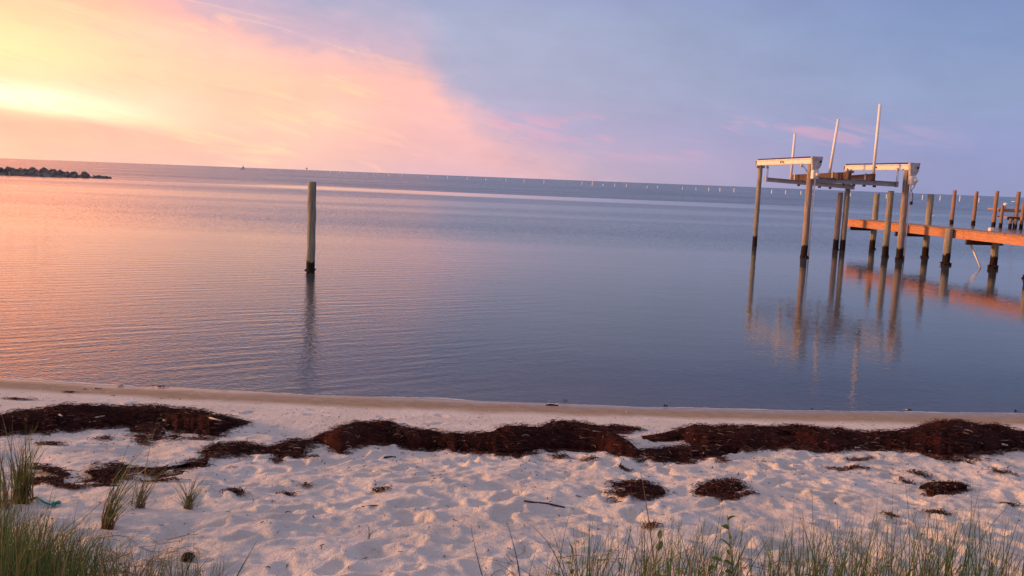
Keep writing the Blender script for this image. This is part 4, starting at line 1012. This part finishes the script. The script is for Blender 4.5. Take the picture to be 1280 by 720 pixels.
field('beach_grass', 'dense green beach grass filling the lower left corner', 2900, (-420, 130), lambda p: (np.interp(p, [-60, 0, 60, 130, 260], [590, 606, 636, 660, 698]), 46), 21, clumps=[(-260, 60), (-120, 50), (-20, 25), (20, 22), (60, 22), (95, 22)], dry=.22)
field('beach_grass', 'sparse drying beach grass along the bottom left of the middle', 420, (110, 290), lambda p: (np.interp(p, [100, 180, 250, 300], [655, 676, 678, 712]), 22), 22, dry=.5)
field('beach_grass', 'loose green beach grass along the bottom right', 1750, (640, 1800), lambda p: (np.interp(p, [590, 680, 740, 830, 900, 960, 1060, 1150, 1250, 1300], [706, 660, 640, 630, 640, 638, 625, 618, 622, 640]), 52), 23,
      clumps=[(745, 24), (820, 20), (860, 30), (905, 20), (985, 28), (1040, 25), (1085, 26), (1150, 26), (1200, 26), (1250, 22), (1330, 40), (1420, 50), (1560, 60)], dry=.2)
rs = np.random.RandomState(90)
def samp(r):
    px = r.uniform(-60, 250) if r.rand() < .35 else r.uniform(640, 1290); y = r.uniform(3.1, 3.95); x = (px-640)/FPX*y
    return x, y, (lambda a, b_: hz(a, b_)+.003)
v, f, t = ribbons(420, samp, .14, .0035, DRYS, rs, 5, .5, None, .015)
tag(mesh_np('dead_grass_litter', v, f, m_grass, None, False, t), 'dead straw-coloured blades lying on the sand under the foreground grass', 'litter', kind='stuff')
# a few tall single stems
def stem(label, bpx, pts_, seed, w=.004, c=(.10, .10, .05), y=2.9):
    w3 = [at_depth(px, py, y) for px, py in pts_]
    x, yy = (pts_[0][0]-640)/FPX*y, y; z = hz(w3[0].x, y); b_ = Vector((w3[0].x, y, z-.01)); allp = [b_]+w3
    n = len(allp); V = []; 
    for i, p in enumerate(allp):
        ww = w*(1-.75*i/(n-1)); V += [p-b_+Vector((-ww/2, 0, 0)), p-b_+Vector((ww/2, 0, 0))]
    f = [(2*i, 2*i+1, 2*i+3, 2*i+2) for i in range(n-1)]
    # give the stem a second crossed face so it has body
    V2 = []
    for i, p in enumerate(allp):
        ww = w*(1-.75*i/(n-1)); V2 += [p-b_+Vector((0, -ww/2, 0)), p-b_+Vector((0, ww/2, 0))]
    f += [tuple(k+2*n for k in q) for q in f]
    o = mesh_np('tall_grass', [tuple(v) for v in V+V2], f, m_grass, None, False, np.array([c]*(4*n))); o.location = b_; tag(o, label, 'grass', 'single tall grass blades'); return o
def quad(p0, p1, p2, n=9): return [((1-t)**2*p0[0]+2*t*(1-t)*p1[0]+t*t*p2[0], (1-t)**2*p0[1]+2*t*(1-t)*p1[1]+t*t*p2[1]) for t in [i/(n-1) for i in range(n)]]
stem('long stem arching far left over the sand near the bottom middle', 660, quad((668, 724), (640, 690), (530, 697)), 1, .004)
stem('dark upright stem left of the right-hand grass band', 602, quad((604, 724), (594, 690), (588, 655)), 2, .0045)
stem('slanting dark seed stem pointing at the footprints', 640, quad((646, 724), (628, 700), (608, 704)), 3, .004)
stem('tall thin stem bowing left from the first clump of the right grass', 700, quad((706, 724), (690, 670), (652, 648)), 4, .0045)
stem('tallest dark straight stem of the right grass', 1016, quad((1020, 724), (1016, 665), (1015, 605)), 5, .003)
stem('pale golden stem rising past the left of the paired clumps', 815, quad((820, 724), (812, 650), (801, 590)), 6, .0065, (.36, .24, .09))
stem('tall curved stem rising near the right edge of the grass', 1200, quad((1202, 724), (1212, 660), (1228, 598)), 7, .003)
stem('straight stem near the right part of the grass band', 1140, quad((1136, 724), (1140, 640), (1128, 585)), 8, .003)
stem('dry blond stem sweeping up right from the left corner grass', 40, quad((46, 724), (90, 650), (150, 612)), 9, .006, (.40, .28, .14))
stem('lower dry stem sweeping right across the left sand', 60, quad((62, 722), (96, 664), (134, 646)), 10, .004, (.38, .26, .15))
stem('lone dark stem leaning right beside the left grass', 300, quad((294, 724), (305, 705), (321, 676)), 11, .0045)
stem('slanting seed stem over the footprints', 648, quad((650, 724), (646, 690), (634, 654)), 12, .005, (.12, .07, .04))

# leafy green weeds standing in the right-hand grass
leaf_bm = bmesh.new(); ring = []
pr = [(0, 0), (.35, .2), (.5, .5), (.32, .8), (0, 1)]
cen = [leaf_bm.verts.new((0, y, .10*math.sin(y*3)-.05)) for _, y in pr]
for sgn in (-1, 1):
    e = [cen[0]]+[leaf_bm.verts.new((sgn*x*.55, y, .08+.1*math.sin(y*3)-.05)) for x, y in pr[1:-1]]+[cen[-1]]
    for i in range(4):
        q = [cen[i], e[i], e[i+1], cen[i+1]]; q = list(dict.fromkeys(q)); leaf_bm.faces.new(q if sgn > 0 else q[::-1])
leaf_me = bpy.data.meshes.new('leaf'); leaf_bm.to_mesh(leaf_me); leaf_bm.free()
a = leaf_me.color_attributes.new('tint', 'FLOAT_COLOR', 'POINT')
a.data.foreach_set('color', np.tile(np.array([.12, .19, .035, 1], np.float32), len(leaf_me.vertices))); leaf_me.materials.append(m_leaf)
def weed(px, top, lean, nleaf, label, seed, y=2.75):
    r = random.Random(seed); p0 = at_depth(px, 724, y); z = hz(p0.x, y); base = Vector((p0.x, y, z)); q = at_depth(px+lean, top, y)
    t = empty('leafy_weed', base, label, 'weed'); path = [base.lerp(q, k/6)+Vector((.012*math.sin(k*1.7+seed), .01*math.cos(k*2.1), 0)) for k in range(7)]
    st = tube('stalk', path, .0042, m_podside, t, 6, .5)
    for k in range(nleaf):
        u = .35+.65*(k+.5)/nleaf; i = min(5, int(u*6)); p = path[i].lerp(path[i+1], u*6-i)
        o = bpy.data.objects.new('leaf', leaf_me); col.objects.link(o); o.parent = t; o.location = p-base
        s = r.uniform(.026, .046); o.scale = (s, s, s); o.rotation_euler = (r.uniform(-.2, 1.1), r.uniform(-.7, .7), r.uniform(0, 6.28))
weed(916, 646, -2, 13, 'leafy green weed, the tallest, between the two thick grass clumps at the bottom', 1)
weed(724, 688, -6, 9, 'leafy green weed in the first grass clump of the right band', 2)
weed(822, 668, 2, 9, 'leafy green weed in the stout clump under the golden stem', 3)
weed(882, 690, 4, 7, 'short leafy weed just left of the tallest weed', 4)
weed(1022, 700, -6, 7, 'low yellowish leafy weed in the middle of the right grass band', 5)

sc.cycles.max_bounces = 6; sc.cycles.transparent_max_bounces = 8
